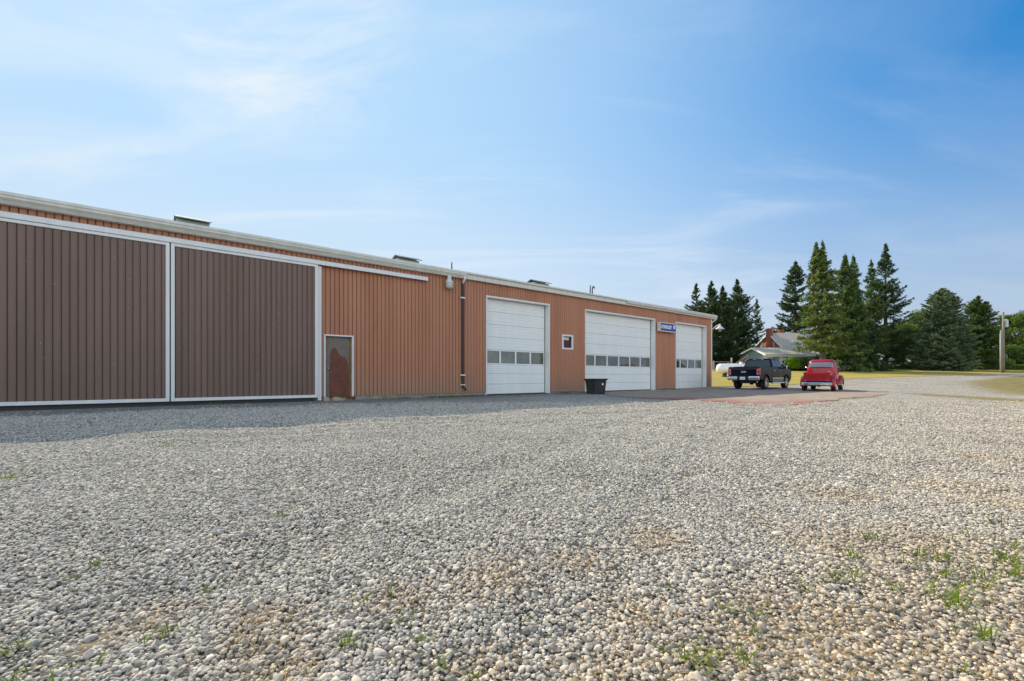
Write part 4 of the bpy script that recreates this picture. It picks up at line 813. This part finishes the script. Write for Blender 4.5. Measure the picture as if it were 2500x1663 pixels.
# distant parked car behind the hedge
cx_, cyy = pxw(2193, 92), 92; car = empty('parked_car', (cx_, cyy, tz(cx_, cyy) + .0), R(88), 'silver-grey car parked in the shade under the trees behind the hedge', 'car')
m_slv = M('silver_paint', (.16, .17, .19), rough=.3, metal=.5, coat=.6)
bodyp = [(-2.25, .35)] + arch(-1.4, .33, .38, 176, 4, 8) + arch(1.4, .33, .38, 176, 4, 8) + [(2.25, .38), (2.3, .62), (2.1, .82), (1.0, .95), (-1.6, 1.0), (-2.2, .95), (-2.3, .6)]
MB().prism(bodyp, -.88, .88, 'x').build('body', m_slv, car, bevel=.07, seg=3)
w = MB(); w.add([(-.80, -1.7, .96), (.80, -1.7, .96), (.80, 1.1, .92), (-.80, 1.1, .92), (-.62, -1.1, 1.42), (.62, -1.1, 1.42), (.62, .25, 1.44), (-.62, .25, 1.44)], [(0, 1, 2, 3), (4, 5, 6, 7), (0, 1, 5, 4), (1, 2, 6, 5), (2, 3, 7, 6), (3, 0, 4, 7)]); cc_ = w.build('cabin', m_slv, car, bevel=.06, seg=3)
for q, nm in (([(.80, -1.7, .96), (.80, 1.1, .92), (.62, .25, 1.44), (.62, -1.1, 1.42)], 'side_window'), ([(-.80, 1.1, .92), (-.80, -1.7, .96), (-.62, -1.1, 1.42), (-.62, .25, 1.44)], 'side_window'), ([(-.80, -1.7, .96), (.80, -1.7, .96), (.62, -1.1, 1.42), (-.62, -1.1, 1.42)], 'rear_window'), ([(.80, 1.1, .92), (-.80, 1.1, .92), (-.62, .25, 1.44), (.62, .25, 1.44)], 'windshield')):
    w = MB(); on_quad(w, q, .08, .92, .12, .86, .008); w.build(nm, m_autog, cc_)
for s in (-1, 1):
    for yy in (-1.4, 1.4): wheel(car, s * .78, yy, .33, .33, .2, s, spokes=5)
    w = MB(); w.box(*sorted((s * .6, s * .86)), -2.29, -2.2, .68, .85); w.build('tail_light', m_tail, car, bevel=.01)
    w = MB(); w.box(*sorted((s * .55, s * .84)), 2.15, 2.24, .62, .76); w.build('headlight', m_sw, car, bevel=.01)

# ------------------------------------------------------------------ propane tank, wooden fence, utility pole
X0 = pxw(1752, 50); e = empty('propane_tank', (X0 + 2.5, 50.5, tz(0, 50.5)), R(6), 'long white propane tank with rounded ends behind the navy pickup', 'propane tank')
w = MB(); pr_ = [(.54 * math.sin(a), -2.5 + .42 - .42 * math.cos(a)) for a in np.linspace(0, math.pi / 2, 9)] + [(.54 * math.cos(a), 2.08 + .42 * math.sin(a)) for a in np.linspace(0, math.pi / 2, 9)]
w.lathe(pr_, 36, (0, 0, .92), 'x'); m_tank = M('tank_white', (.84, .83, .80), rough=.4, var=.05, vscale=1.); w.build('tank_shell', m_tank, e, smooth=True)
for k in (-1.6, 1.6): w = MB(); w.box(k - .05, k + .05, -.35, .35, .0, .52); w.box(k - .14, k + .14, -.42, .42, -.1, .06); w.build('leg', m_under, e)
w = MB(); w.lathe([(0, 1.66), (.14, 1.63), (.17, 1.56), (.17, 1.42)], 16, (.3, 0, 0)); w.build('valve_dome', m_tank, e, smooth=True)
for k in (-1.2, 1.3): w = MB(); w.tube([(k, 0, 1.42), (k, 0, 1.56)], .04, 8); w.build('valve', m_chrome, e)
e = empty('deck_fence', (pxw(1742, 74), 74, tz(0, 74)), 0, 'weathered wooden rail fence and steps between the white tank and the house', 'fence')
m_wood = M('weathered_wood', (.16, .13, .10), rough=.9, var=.3, vscale=4)
for k in (0, 2.9, 4.4): w = MB(); w.box(k - .10, k + .10, -.10, .10, 0, 2.1 if k == 2.9 else 1.6); w.build('post', M('post_wood', (.33, .30, .25), rough=.9, var=.2), e)
for z in (.35, .85, 1.35): MB().box(-3, 2.8, -.03, .03, z, z + .16).build('rail', m_wood, e)
w = MB(); w.prism([(3.0, .6), (5.6, 2.35), (5.6, 2.6), (3.0, .9)], -.1, .05, 'y'); w.prism([(3.0, .0), (5.6, 1.6), (5.6, 1.9), (3.0, .3)], -.1, .05, 'y')
for k in range(9): a = 3.1 + k * .3; w.box(a, a + .05, -.06, .0, .3 + (a - 3) * .6, .7 + (a - 3) * .68)
w.build('stair_rail', m_wood, e)
UX, UY = ground_at(2446, 910.5); UXm = UX
e = empty('utility_pole', (UX, UY, tz(UX, UY) - .1), 0, 'grey wooden utility pole with a second stub pole and meter box beside the gravel drive', 'utility pole')
zt = lambda py: (HY - py) * UY / F + CAM_H - (tz(UX, UY) - .1)
m_pole = M('pole_wood', (.24, .20, .165), rough=.9, var=.25, vscale=6, stretch=(3, 3, .3), bump=.5)
MB().tube([(.20, 0, 0), (.19, 0, zt(762))], [.17, .12], 14).build('pole', m_pole, e, smooth=True)
MB().tube([(-.14, -.05, 0), (-.13, -.05, zt(806))], [.15, .14], 14).build('stub_pole', m_pole, e, smooth=True)
MB().tube([(-.33, -.10, 0), (-.33, -.10, zt(815))], .055, 10).build('conduit', M('conduit', (.50, .50, .47), rough=.5), e, smooth=True)
MB().lathe([(0, zt(799)), (.22, zt(799)), (.24, zt(797)), (.24, zt(783)), (.20, zt(780)), (.0, zt(779))], 20, (.60, 0, 0)).build('transformer', M('transformer', (.46, .49, .50), rough=.4), e, smooth=True)
MB().tube([(.45, 0, zt(800)), (.52, -.1, zt(812)), (.30, -.2, zt(815))], .025, 6).build('cable', m_under, e)
MB().box(-.02, .34, -.22, -.16, zt(790), zt(786)).build('bracket', m_pole, e)

# ------------------------------------------------------------------ farmhouse
hb = tz(0, 78) - .1
hs = empty('farmhouse', (48.3, 80, hb), 0, 'red brick farmhouse with grey-sided low wing, brown shingle roofs and two chimneys behind the pickups', 'house')
m_brick = M('brick', (.25, .068, .042), rough=.85, col2=(.34, .11, .07), vscale=5, bump=.3, bscale=30); m_shg = M('shingles', (.42, .37, .30), rough=.9, col2=(.54, .48, .39), vscale=1.4, bump=.5, bscale=14, stretch=(1, 1, 3))
m_sid = M('grey_siding', (.17, .235, .25), rough=.7, col2=(.22, .285, .30), vscale=1, stretch=(4, 4, .4)); m_fas = M('white_fascia', (.70, .70, .66), rough=.5)
def hz(py, Y): return (HY - py) * Y / F + CAM_H - hb
y = lambda Y: Y - 80
ez, rz_ = hz(848, 82), hz(815, 86.3)
w = MB(); w.prism([(y(82), 0), (y(92.3), 0), (y(92.3), ez), (y(86.3), rz_ - .05), (y(82), ez)], 0, 14, 'x'); w.build('brick_wall', m_brick, hs)
def slab(pts, th, x0, x1): return [(a, b) for a, b in pts] + [(a, b + th) for a, b in pts[::-1]]
k = (rz_ - ez) / 4.3
w = MB(); w.prism([(y(81.5), ez - .5 * k), (y(86.3), rz_), (y(92.8), ez - .3 * k), (y(92.8), ez - .3 * k + .16), (y(86.3), rz_ + .16), (y(81.5), ez - .5 * k + .16)], -.30, 14.3, 'x'); rf = w.build('roof', m_shg, hs)
w = MB(); w.prism([(y(81.5), ez - .5 * k - .12), (y(86.3), rz_ - .12), (y(92.8), ez - .3 * k - .12), (y(92.8), ez - .3 * k + .18), (y(86.3), rz_ + .18), (y(81.5), ez - .5 * k + .18)], -.36, -.302, 'x'); w.box(-.3, 14.3, y(81.44), y(81.49), ez - .5 * k - .14, ez - .5 * k + .15); w.build('rake_board', m_fas, hs)
w = MB(); w.box(-.58, -.005, y(85.3), y(86.5), 0, hz(806, 86)); w.box(-.66, .06, y(85.22), y(86.58), hz(806, 86) + .001, hz(802.5, 86)); w.build('chimney', m_brick, hs)
w = MB(); w.box(2.6, 3.4, y(87.7), y(88.5), rz_ - .5, hz(808, 88)); w.box(2.5, 3.5, y(87.6), y(88.6), hz(808, 88) + .001, hz(805.5, 88)); w.build('chimney', m_brick, hs)
# skylight on the front slope
def onroof(px, py):
    # intersect the view ray with the front slope plane
    dx, dz = (px - CX) / F, (HY - py) / F; zz = hb + ez + .17; t = (zz - k * 82 - CAM_H) / (dz - k); return dx * t - 48.3, t - 80, dz * t + CAM_H - hb
P = [onroof(*p) for p in ((1929, 840.5), (1934.5, 840.5), (1939.5, 833), (1933, 833))]
w = MB(); w.add([Vector(p) + Vector((0, -.02, .02)) for p in P] + [Vector(p) + Vector((0, -.10, .12)) for p in P], [(0, 1, 2, 3), (4, 5, 6, 7), (0, 1, 5, 4), (1, 2, 6, 5), (2, 3, 7, 6), (3, 0, 4, 7)]); w.build('skylight', M('skylight', (.6, .63, .63), rough=.2), hs)
def hwin(parent, axis, c, a, z, wd, ht, name='window', mull=1, cross=True, front=-1):
    """window in plane x=c (axis x) or y=c (axis y); outward = -axis"""
    t = .09; f = MB(); g = MB()
    def bx(m_, a0, a1, d0, d1, z0, z1):
        if axis == 'x': m_.box(c - d1, c - d0, a0, a1, z0, z1)
        else: m_.box(a0, a1, c - d1, c - d0, z0, z1)
    bx(f, a, a + t, .0, .06, z, z + ht); bx(f, a + wd - t, a + wd, .0, .06, z, z + ht); bx(f, a + t, a + wd - t, 0, .06, z, z + t); bx(f, a + t, a + wd - t, 0, .06, z + ht - t, z + ht)
    for i in range(1, mull + 1): xx = a + wd * i / (mull + 1); bx(f, xx - .03, xx + .03, .0, .055, z + t, z + ht - t)
    if cross: bx(f, a + t, a + wd - t, .0, .05, z + ht / 2 - .03, z + ht / 2 + .03)
    bx(g, a + t * .5, a + wd - t * .5, .005, .02, z + t * .5, z + ht - t * .5)
    o_ = f.build(name, m_fas, parent); g.build('pane', m_glass, o_)
hwin(hs, 'x', 0, y(88.55), hz(850.5, 88.9), .85, .95 + .2); hwin(hs, 'x', 0, y(84.9), hz(850.5, 85.3), .95, .98 + .1)
# grey wing
ew = hz(865.5, 75.2); rw = hz(850.5, 79.4)
w = MB(); w.prism([(y(75.4), 0), (y(85.6), 0), (y(85.6), ew), (y(79.4), rw - .1), (y(75.4), ew)], -6.5, -.62, 'x'); w.box(-.62, 12, y(75.4), y(81.98), 0, ew); wg_ = w.build('wing_wall', m_sid, hs)
k2 = (rw - ew) / 4.2
w = MB(); w.prism([(y(75.0), ew - .35 * k2), (y(79.4), rw), (y(86.0), ew - .4 * k2), (y(86.0), ew - .4 * k2 + .14), (y(79.4), rw + .14), (y(75.0), ew - .35 * k2 + .14)], -6.95, -.64, 'x')
w.add([(-.638, y(75.0), ew - .30), (12.3, y(75.0), ew - .30), (12.3, y(81.96), rw + .2), (-.638, y(81.96), rw + .2), (-.638, y(75.0), ew - .14), (12.3, y(75.0), ew - .14), (12.3, y(81.96), rw + .35), (-.638, y(81.96), rw + .35)], [(0, 1, 2, 3), (4, 5, 6, 7), (0, 1, 5, 4), (1, 2, 6, 5), (2, 3, 7, 6), (3, 0, 4, 7)])
w.build('wing_roof', m_shg, hs)
w = MB(); w.prism([(y(75.0), ew - .35 * k2 - .14), (y(79.4), rw - .14), (y(86.0), ew - .4 * k2 - .14), (y(86.0), ew - .4 * k2 + .16), (y(79.4), rw + .16), (y(75.0), ew - .35 * k2 + .16)], -7.02, -6.955, 'x'); w.box(-6.9, 12.3, y(74.92), y(74.985), ew - .34, ew - .17); w.build('wing_fascia', m_fas, hs)
px2 = lambda px, Y: (px - CX) / F * Y - 48.3
a = px2(1904, 75.3); hwin(hs, 'y', y(75.39), a, hz(893, 75.3), 1.6, 1.55, 'picture_window', 1, False)
a = px2(1925, 75.3); hwin(hs, 'y', y(75.39), a, hz(893, 75.3), 1.2, 1.55, 'picture_window', 0, False)
a = px2(1878, 75.3); hwin(hs, 'y', y(75.39), a + .1, hz(881, 75.3), .42, .75, 'window', 0, True)
a = px2(1965, 75.3); hwin(hs, 'y', y(75.39), a, hz(893, 75.3), 1.3, 1.3, 'window', 0, True)
w = MB(); w.tube([(-6.45, y(75.05), ew - .3), (-6.45, y(75.3), ew - .6), (-6.45, y(75.3), .1)], .05, 8); w.build('downspout', m_fas, hs)
w = MB(); w.box(-7.9, -6.51, y(76.2), y(79.0), ew - .95, ew - .85); w.box(-7.9, -7.8, y(76.2), y(76.3), .0, ew - .95); w.box(-7.9, -7.8, y(78.9), y(79), .0, ew - .95); w.build('porch_roof', M('porch_wood', (.36, .28, .20), rough=.8), hs)
w = MB(); w.box(-6.54, -6.505, y(77.0), y(78.6), ew - 1.7, ew - 1.0); w.build('porch_panel', m_brick, hs)
w = MB(); w.lathe([(0, .45), (.16, .40), (.18, .3), (.18, 0)], 12, (6.6, y(86.6), rz_ - .1)); w.build('roof_vent', m_fas, hs, smooth=True)

# ------------------------------------------------------------------ trees and shrubs
def leafmat(name, c, c2, tr=.25):
    m = bpy.data.materials.new(name); m.use_nodes = True; nt = m.node_tree; N = nt.nodes; L = nt.links; N.clear()
    out = N.new('ShaderNodeOutputMaterial'); d = N.new('ShaderNodeBsdfDiffuse'); t = N.new('ShaderNodeBsdfTranslucent'); ms = N.new('ShaderNodeMixShader'); ms.inputs[0].default_value = tr
    tc = N.new('ShaderNodeTexCoord'); n = N.new('ShaderNodeTexNoise'); n.inputs['Scale'].default_value = .55; n.inputs['Detail'].default_value = 5; L.new(tc.outputs['Object'], n.inputs['Vector'])
    g = N.new('ShaderNodeNewGeometry'); ad = N.new('ShaderNodeMath'); ad.operation = 'ADD'; mu = N.new('ShaderNodeMath'); mu.operation = 'MULTIPLY'; mu.inputs[1].default_value = .45; L.new(g.outputs['Random Per Island'], mu.inputs[0]); L.new(n.outputs[0], ad.inputs[0]); L.new(mu.outputs[0], ad.inputs[1])
    mr = N.new('ShaderNodeMapRange'); mr.inputs[1].default_value = .40; mr.inputs[2].default_value = 1.05; L.new(ad.outputs[0], mr.inputs[0])
    mx = N.new('ShaderNodeMix'); mx.data_type = 'RGBA'; L.new(mr.outputs[0], mx.inputs[0]); mx.inputs[6].default_value = (*c, 1); mx.inputs[7].default_value = (*c2, 1)
    L.new(mx.outputs[2], d.inputs[0]); L.new(mx.outputs[2], t.inputs[0]); L.new(d.outputs[0], ms.inputs[1]); L.new(t.outputs[0], ms.inputs[2]); L.new(ms.outputs[0], out.inputs[0]); return m
LM = {'dark': leafmat('spruce_dark', (.050, .085, .040), (.13, .18, .075), .3), 'olive': leafmat('spruce_olive', (.10, .15, .040), (.27, .32, .09), .35), 'blue': leafmat('spruce_blue', (.10, .155, .080), (.31, .38, .22), .2),
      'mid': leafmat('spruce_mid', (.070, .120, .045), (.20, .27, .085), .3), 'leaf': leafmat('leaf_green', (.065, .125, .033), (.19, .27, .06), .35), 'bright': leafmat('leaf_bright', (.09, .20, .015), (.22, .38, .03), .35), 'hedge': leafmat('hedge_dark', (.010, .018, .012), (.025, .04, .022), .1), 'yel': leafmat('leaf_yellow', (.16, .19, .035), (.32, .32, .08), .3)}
m_bark = M('bark', (.10, .085, .07), rough=.95, var=.3, vscale=6, bump=.6, stretch=(2, 2, .5))
TG = 'evergreens and broadleaf trees around the farmhouse'
def tri_cloud(C, A, Bv, ln, wd):
    """triangles at centres C along A, width along Bv"""
    A = A / (np.linalg.norm(A, axis=1, keepdims=True) + 1e-9); Bv = Bv - A * (A * Bv).sum(1, keepdims=True); Bv /= (np.linalg.norm(Bv, axis=1, keepdims=True) + 1e-9)
    V = np.empty((len(C), 3, 3)); V[:, 0] = C - A * ln[:, None] * .4 + Bv * wd[:, None]; V[:, 1] = C - A * ln[:, None] * .4 - Bv * wd[:, None]; V[:, 2] = C + A * ln[:, None] * .6
    return V.reshape(-1, 3)
def conifer(name, label, px, top, Y, base_py=None, hw=4., kind='dark', seed=1, base=.08, shape=1., step=.42, nb=6, dens=1., droop=.25, up=.12, irr=.35, sp=.34, twin=None, inner=.0, lean=0, maxr=1., hang=.3, group=TG, tw=.26, flat=.6, tip=.30):
    r = np.random.default_rng(seed); x = pxw(px, Y); z0 = tz(x, Y) if base_py is None else (HY - base_py) * Y / F + CAM_H; H = (HY - top) * Y / F + CAM_H - z0
    e = empty(name, (x, Y, z0 - .05), r.uniform(0, 6.28) * 0, label, 'tree', group)
    axes = [(0., 0., 0., H, 1.)]
    if twin: axes = [(0., 0., 0., H, 1.)] + [(dx, dy, H * zf, H * hf, wf) for (dx, dy, zf, hf, wf) in twin]
    tr = MB(); VS = []
    for (ax, ay, zb, zt_, wf) in axes:
        n = 8; P = [(ax * min(1, t * 3) + lean * t * t, ay * min(1, t * 3), zb + (zt_ - zb) * t) for t in np.linspace(0, 1, n)]
        tr.tube(P, [max(.03, .018 * H * wf * (1 - t) + .02) * (1.25 if t == 0 else 1) for t in np.linspace(0, 1, n)], 8)
        zc = max(zb + (zt_ - zb) * .02, H * base)
        while zc < zt_ - .15:
            t = zc / zt_ if zb == 0 else (zc - zb) / (zt_ - zb); t = min(1, max(0, t))
            R0 = hw * wf * min(maxr, max(0.001, (1 - t)) ** shape) * min(1, ((1 - t) / tip)) ** .55 + .06
            bulge = 1 + irr * .5 * math.sin(zc * 1.7 + seed) * math.sin(zc * .6 + 2 * seed)
            for k in range(r.poisson(nb)):
                L_ = R0 * bulge * (1 - irr * r.random() ** 1.3 + .12 * r.normal() * irr)
                if r.random() < .07 and t < .92: L_ *= 1.32
                if L_ < .1: continue
                a = r.uniform(0, 6.283); ca, sa = math.cos(a), math.sin(a); dr = droop * (1 - t) * r.uniform(.6, 1.4) - .35 * t; o = np.array([ax + lean * t * t, ay, zc + r.uniform(-.2, .2)])
                ns = max(4, int(L_ / .16 * dens)); s = r.uniform(.12 if inner == 0 else 0, 1, ns * 4) ** .75
                pos = o + np.stack([ca * s * L_, sa * s * L_, L_ * (-dr * s + up * s ** 2.5)], 1)
                lat = r.normal(0, 1, len(s)) * tw * L_ * (1.08 - s) * .9 + r.normal(0, .05, len(s)); pos += np.stack([-sa * lat, ca * lat, -np.abs(lat) * .25 - hang * r.random(len(s)) * .6], 1)
                A = np.stack([ca * r.uniform(.3, 1, len(s)) - sa * np.sign(lat) * r.uniform(0, 1, len(s)), sa * r.uniform(.3, 1, len(s)) + ca * np.sign(lat) * r.uniform(0, 1, len(s)), r.normal(-hang * .8, .3, len(s))], 1)
                B_ = np.stack([-sa + r.normal(0, .5, len(s)), ca + r.normal(0, .5, len(s)), r.normal(0, flat, len(s))], 1)
                VS.append(tri_cloud(pos, A, B_, sp * r.uniform(.6, 1.5, len(s)), sp * .26 * r.uniform(.6, 1.4, len(s))))
                if L_ > 1: tr.tube([tuple(o), tuple(o + np.array([ca * .5 * L_, sa * .5 * L_, L_ * (-dr * .5 + up * .18)])), tuple(o + np.array([ca * L_ * .9, sa * L_ * .9, L_ * (-dr * .9 + up * .75)]))], [.045, .03, .01], 3, False)
            zc += step * r.uniform(.7, 1.3) * (.75 if t > .8 else 1)
    V = np.concatenate(VS); Fc = np.arange(len(V)).reshape(-1, 3)
    tr.build('trunk', m_bark, e); npmesh('crown', V, Fc, LM[kind], e); print(name, px, len(Fc), 'H %.1f' % H); return e
def broadleaf(name, label, px, top, Y, hw, kind='leaf', seed=1, crown0=.15, n=60, leaves=240, cr=1.3, ls=.26, depth=None, base_py=None, cat='tree', group=TG, trunk=True, fill=.55):
    r = np.random.default_rng(seed); x = pxw(px, Y); z0 = tz(x, Y) if base_py is None else (HY - base_py) * Y / F + CAM_H; H = (HY - top) * Y / F + CAM_H - z0; dp = depth or hw
    e = empty(name, (x, Y, z0 - .05), 0, label, cat, group)
    zc = H * (1 + crown0) / 2; hz_ = H * (1 - crown0) / 2; u = r.normal(size=(n, 3)); u /= np.linalg.norm(u, axis=1, keepdims=True); q = r.uniform(fill, 1., n) ** .5
    Cc = u * q[:, None] * np.array([hw - cr * .6, dp - cr * .6, hz_ - cr * .5]) + np.array([0, 0, zc]); Cc[:, 0] *= 1 + .12 * np.sin(Cc[:, 2] * 1.3 + seed)
    VS = []
    for c in Cc:
        k = int(leaves * r.uniform(.6, 1.3)); d = r.normal(size=(k, 3)); d /= np.linalg.norm(d, axis=1, keepdims=True); rad = cr * r.uniform(.6, 1.25) * r.uniform(.25, 1, k) ** .5
        P = c + d * rad[:, None] * np.array([1, 1, .72]); P[:, 2] = np.maximum(P[:, 2], .05)
        VS.append(tri_cloud(P, r.normal(size=(k, 3)) + d * .5, r.normal(size=(k, 3)), ls * r.uniform(.6, 1.4, k), ls * .42 * r.uniform(.6, 1.3, k)))
    V = np.concatenate(VS)
    if trunk:
        tr = MB(); tr.tube([(0, 0, 0), (.05, 0, H * .3), (0, .1, H * .7)], [H * .025, H * .018, H * .006], 8)
        for c in Cc[::3]: tr.tube([(0, 0, H * .22), tuple(c * np.array([.5, .5, .8])), tuple(c)], [H * .011, H * .006, .02], 4, False)
        tr.build('trunk', m_bark, e)
    npmesh('crown' if trunk else 'foliage', V, np.arange(len(V)).reshape(-1, 3), LM[kind], e); return e
# left clump, behind and left of the house
conifer('spruce_tree', 'leftmost airy spruce rising just behind the far roof corner of the metal building', 1700, 688, 88, hw=4.6, seed=11, dens=1.0, step=.6, nb=6.5, irr=.45, base=.12, shape=.75, droop=.12, up=.30, sp=.38, hang=.35)
conifer('spruce_tree', 'dense dark spruce, second from the left in the clump beside the building corner', 1737, 684, 90, hw=3.9, seed=12, dens=1.3, step=.42, nb=8.5, irr=.35, base=.06, shape=.55, droop=.1, up=.28, sp=.36)
conifer('spruce_tree', 'slightly shorter narrow spruce in the middle of the clump beside the building corner', 1764, 695, 92, hw=3.7, seed=13, dens=1.2, step=.45, nb=8, irr=.45, base=.06, shape=.55, droop=.12, up=.28, sp=.38)
conifer('spruce_tree', 'tallest spruce of the left clump, with long upswept branches on its right side', 1800, 680, 97, hw=5.4, seed=14, dens=1.2, step=.45, nb=8.5, irr=.45, base=.07, shape=.62, droop=.15, up=.34, sp=.38)
conifer('spruce_tree', 'thin ragged spruce standing alone just left of the brick chimney', 1848, 727, 98, hw=2.3, seed=15, dens=1.1, step=.55, nb=6, irr=.5, base=.16, shape=.5, droop=.2, up=.25, sp=.34)
conifer('cedar_shrub', 'small narrow light green cedar beside the left end of the brick house', 1832, 832, 84, hw=.8, kind='mid', seed=16, dens=1.4, step=.22, nb=9, irr=.25, base=.01, shape=.6, sp=.22, group=None, droop=-.5)
broadleaf('broadleaf_tree', 'treetop just showing above the metal roof left of the spruce clump', 1666, 747, 95, 2.6, 'mid', 41, .2, 22, 200, 1.0)
# centre group
conifer('spruce_tree', 'airy tall spruce right behind the farmhouse with sky showing between its branches', 1942, 633, 93, hw=5.3, kind='dark', seed=21, dens=1.05, step=.52, nb=7.5, irr=.42, base=.10, shape=.50, droop=.16, up=.2, sp=.42, maxr=.9, hang=.35)
conifer('norway_spruce', 'tallest yellow-green spruce with two thin tips and drooping foliage, behind the red pickup', 2008, 584, 69, hw=4.3, kind='olive', seed=22, dens=1.2, step=.42, nb=7.5, irr=.34, base=.20, shape=.66, droop=.36, up=.12, sp=.36, hang=.75, maxr=.95, twin=[(-.95, 0, .70, .985, .34)])
conifer('norway_spruce', 'dark green twin-topped spruce directly right of the tallest yellow-green one', 2063, 616, 72, hw=3.9, kind='mid', seed=23, dens=1.25, step=.40, nb=7.5, irr=.3, base=.05, shape=.60, droop=.36, up=.12, sp=.36, hang=.7, maxr=.95, twin=[(1.65, .5, .4, 1.0, .5)])
conifer('norway_spruce', 'dark spruce with the longest upswept right-hand branches, right of the twin-topped one', 2162, 592, 84, hw=5.6, kind='dark', seed=24, dens=1.0, step=.52, nb=6.5, irr=.45, base=.07, shape=.68, droop=.28, up=.26, sp=.42, hang=.45)
conifer('spruce_tree', 'shorter slim spruce squeezed between the two tall dark spruces', 2127, 632, 80, hw=3.3, kind='mid', seed=25, dens=1.0, step=.5, nb=6, irr=.4, base=.08, shape=.6, droop=.25, up=.25, sp=.38, hang=.45)
conifer('norway_spruce', 'low broad dark spruce filling the base of the tall group beside the red pickup', 2100, 760, 74, hw=3.9, kind='dark', seed=26, dens=1.3, step=.38, nb=8, irr=.3, base=.02, shape=.45, droop=.3, up=.15, sp=.36, hang=.6)
# right group
conifer('blue_spruce', 'broad dense blue-green spruce reaching the grass, widest tree at the right', 2301, 702, 75, base_py=910, hw=4.75, kind='blue', seed=31, dens=2.2, step=.30, nb=13, irr=.20, base=.0, shape=.50, droop=.10, up=.14, sp=.30, inner=1, hang=.12, flat=.35, maxr=.88, tip=.16, tw=.30)
conifer('blue_spruce', 'narrower green spruce between the broad blue-green one and the utility pole', 2388, 722, 80, base_py=908, hw=4.1, kind='mid', seed=32, dens=1.9, step=.32, nb=11, irr=.22, base=.02, shape=.50, droop=.10, up=.14, sp=.30, inner=1, hang=.15, flat=.35, maxr=.9, tip=.2, tw=.30)
broadleaf('broadleaf_tree', 'dark leafy tree behind and left of the broad blue-green spruce', 2205, 780, 90, 5.2, 'leaf', 42, .08, 95, 260, 1.5, base_py=897)
broadleaf('broadleaf_tree', 'taller dark leafy tree hidden partly by the broad blue-green spruce', 2256, 752, 93, 5.2, 'leaf', 43, .1, 80, 260, 1.5)
broadleaf('broadleaf_tree', 'large round-topped leafy tree at the right edge behind the utility pole', 2497, 754, 92, 5.6, 'leaf', 44, .18, 105, 250, 1.35, fill=.35)
broadleaf('broadleaf_tree', 'lower leafy tree under the round-topped one at the right edge', 2480, 838, 86, 4.8, 'leaf', 45, .05, 60, 240, 1.2)
broadleaf('shrub', 'yellow-green shrub between the narrow spruce and the utility pole', 2436, 868, 84, 1.9, 'yel', 46, .0, 26, 200, .8, cat='shrub', group=None, trunk=False)
broadleaf('shrub', 'bright green round bush in front of the picture window of the house', 1937, 869, 72.5, 1.15, 'bright', 47, .0, 34, 220, .5, ls=.17, cat='shrub', group=None, trunk=False, base_py=901)
broadleaf('shrub', 'darker bush touching the right side of the bright green bush', 1962, 872, 73.5, 1.0, 'mid', 48, .0, 26, 200, .5, ls=.17, cat='shrub', group=None, trunk=False, base_py=902)
broadleaf('shrub', 'yellowish shrub beside the parked grey car', 2238, 886, 84, 1.4, 'yel', 49, .0, 16, 200, .6, cat='shrub', group=None, trunk=False)
def low_hedge(name, label, pxa, pxb, Y, h, d, kind, seed, n, cat='hedge', wig=.25):
    r = np.random.default_rng(seed); xa, xb = pxw(pxa, Y), pxw(pxb, Y); x = r.uniform(0, xb - xa, n); y_ = r.uniform(-d, d, n); hh = h * (1 + wig * np.sin(x * .9 + seed) * np.sin(x * 2.3)); z = hh * r.random(n) ** .6
    e = empty(name, (xa, Y, 0), 0, label, cat); g = np.array([tz(0, Y + q) for q in y_]); P = np.stack([x, y_, g + z], 1)
    V = tri_cloud(P, r.normal(size=(n, 3)), r.normal(size=(n, 3)), .24 * r.uniform(.6, 1.4, n), .10 * r.uniform(.6, 1.3, n)); npmesh('foliage', V, np.arange(len(V)).reshape(-1, 3), LM[kind], e); return e
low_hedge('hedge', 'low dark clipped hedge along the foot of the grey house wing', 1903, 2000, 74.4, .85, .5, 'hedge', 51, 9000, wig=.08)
low_hedge('hedge', 'low green hedge row in front of the parked grey car', 2088, 2262, 81.5, .62, .6, 'leaf', 52, 12000)
low_hedge('hedge', 'low green undergrowth between the two rightmost spruces and the pole', 2372, 2640, 79, .75, .9, 'leaf', 53, 12000, wig=.5)
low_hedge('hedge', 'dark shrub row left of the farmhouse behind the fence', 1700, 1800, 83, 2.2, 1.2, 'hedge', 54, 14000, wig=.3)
bpy.data.objects['weeds'].data.materials[0] = leafmat('weed_leaf', (.10, .17, .02), (.26, .32, .05), .35)
# woods behind the photographer's back (seen mirrored in the door panes and the paintwork)
r_ = np.random.default_rng(77); n = 26000; th = r_.uniform(R(150), R(330), n); rad = 85 + r_.uniform(-4, 4, n); hgt = 4.2 + 1.6 * np.sin(th * 17) + 1.2 * np.sin(th * 41 + 1)
P = np.stack([rad * np.cos(th) + 5, rad * np.sin(th), hgt * r_.random(n) ** .7], 1)
V = tri_cloud(P, r_.normal(size=(n, 3)), r_.normal(size=(n, 3)), 1.5 * r_.uniform(.6, 1.4, n), .7 * r_.uniform(.6, 1.3, n))
tag(npmesh('distant_woods', V, np.arange(len(V)).reshape(-1, 3), LM['leaf']), 'dark belt of woods across the field', 'woods', kind='stuff')
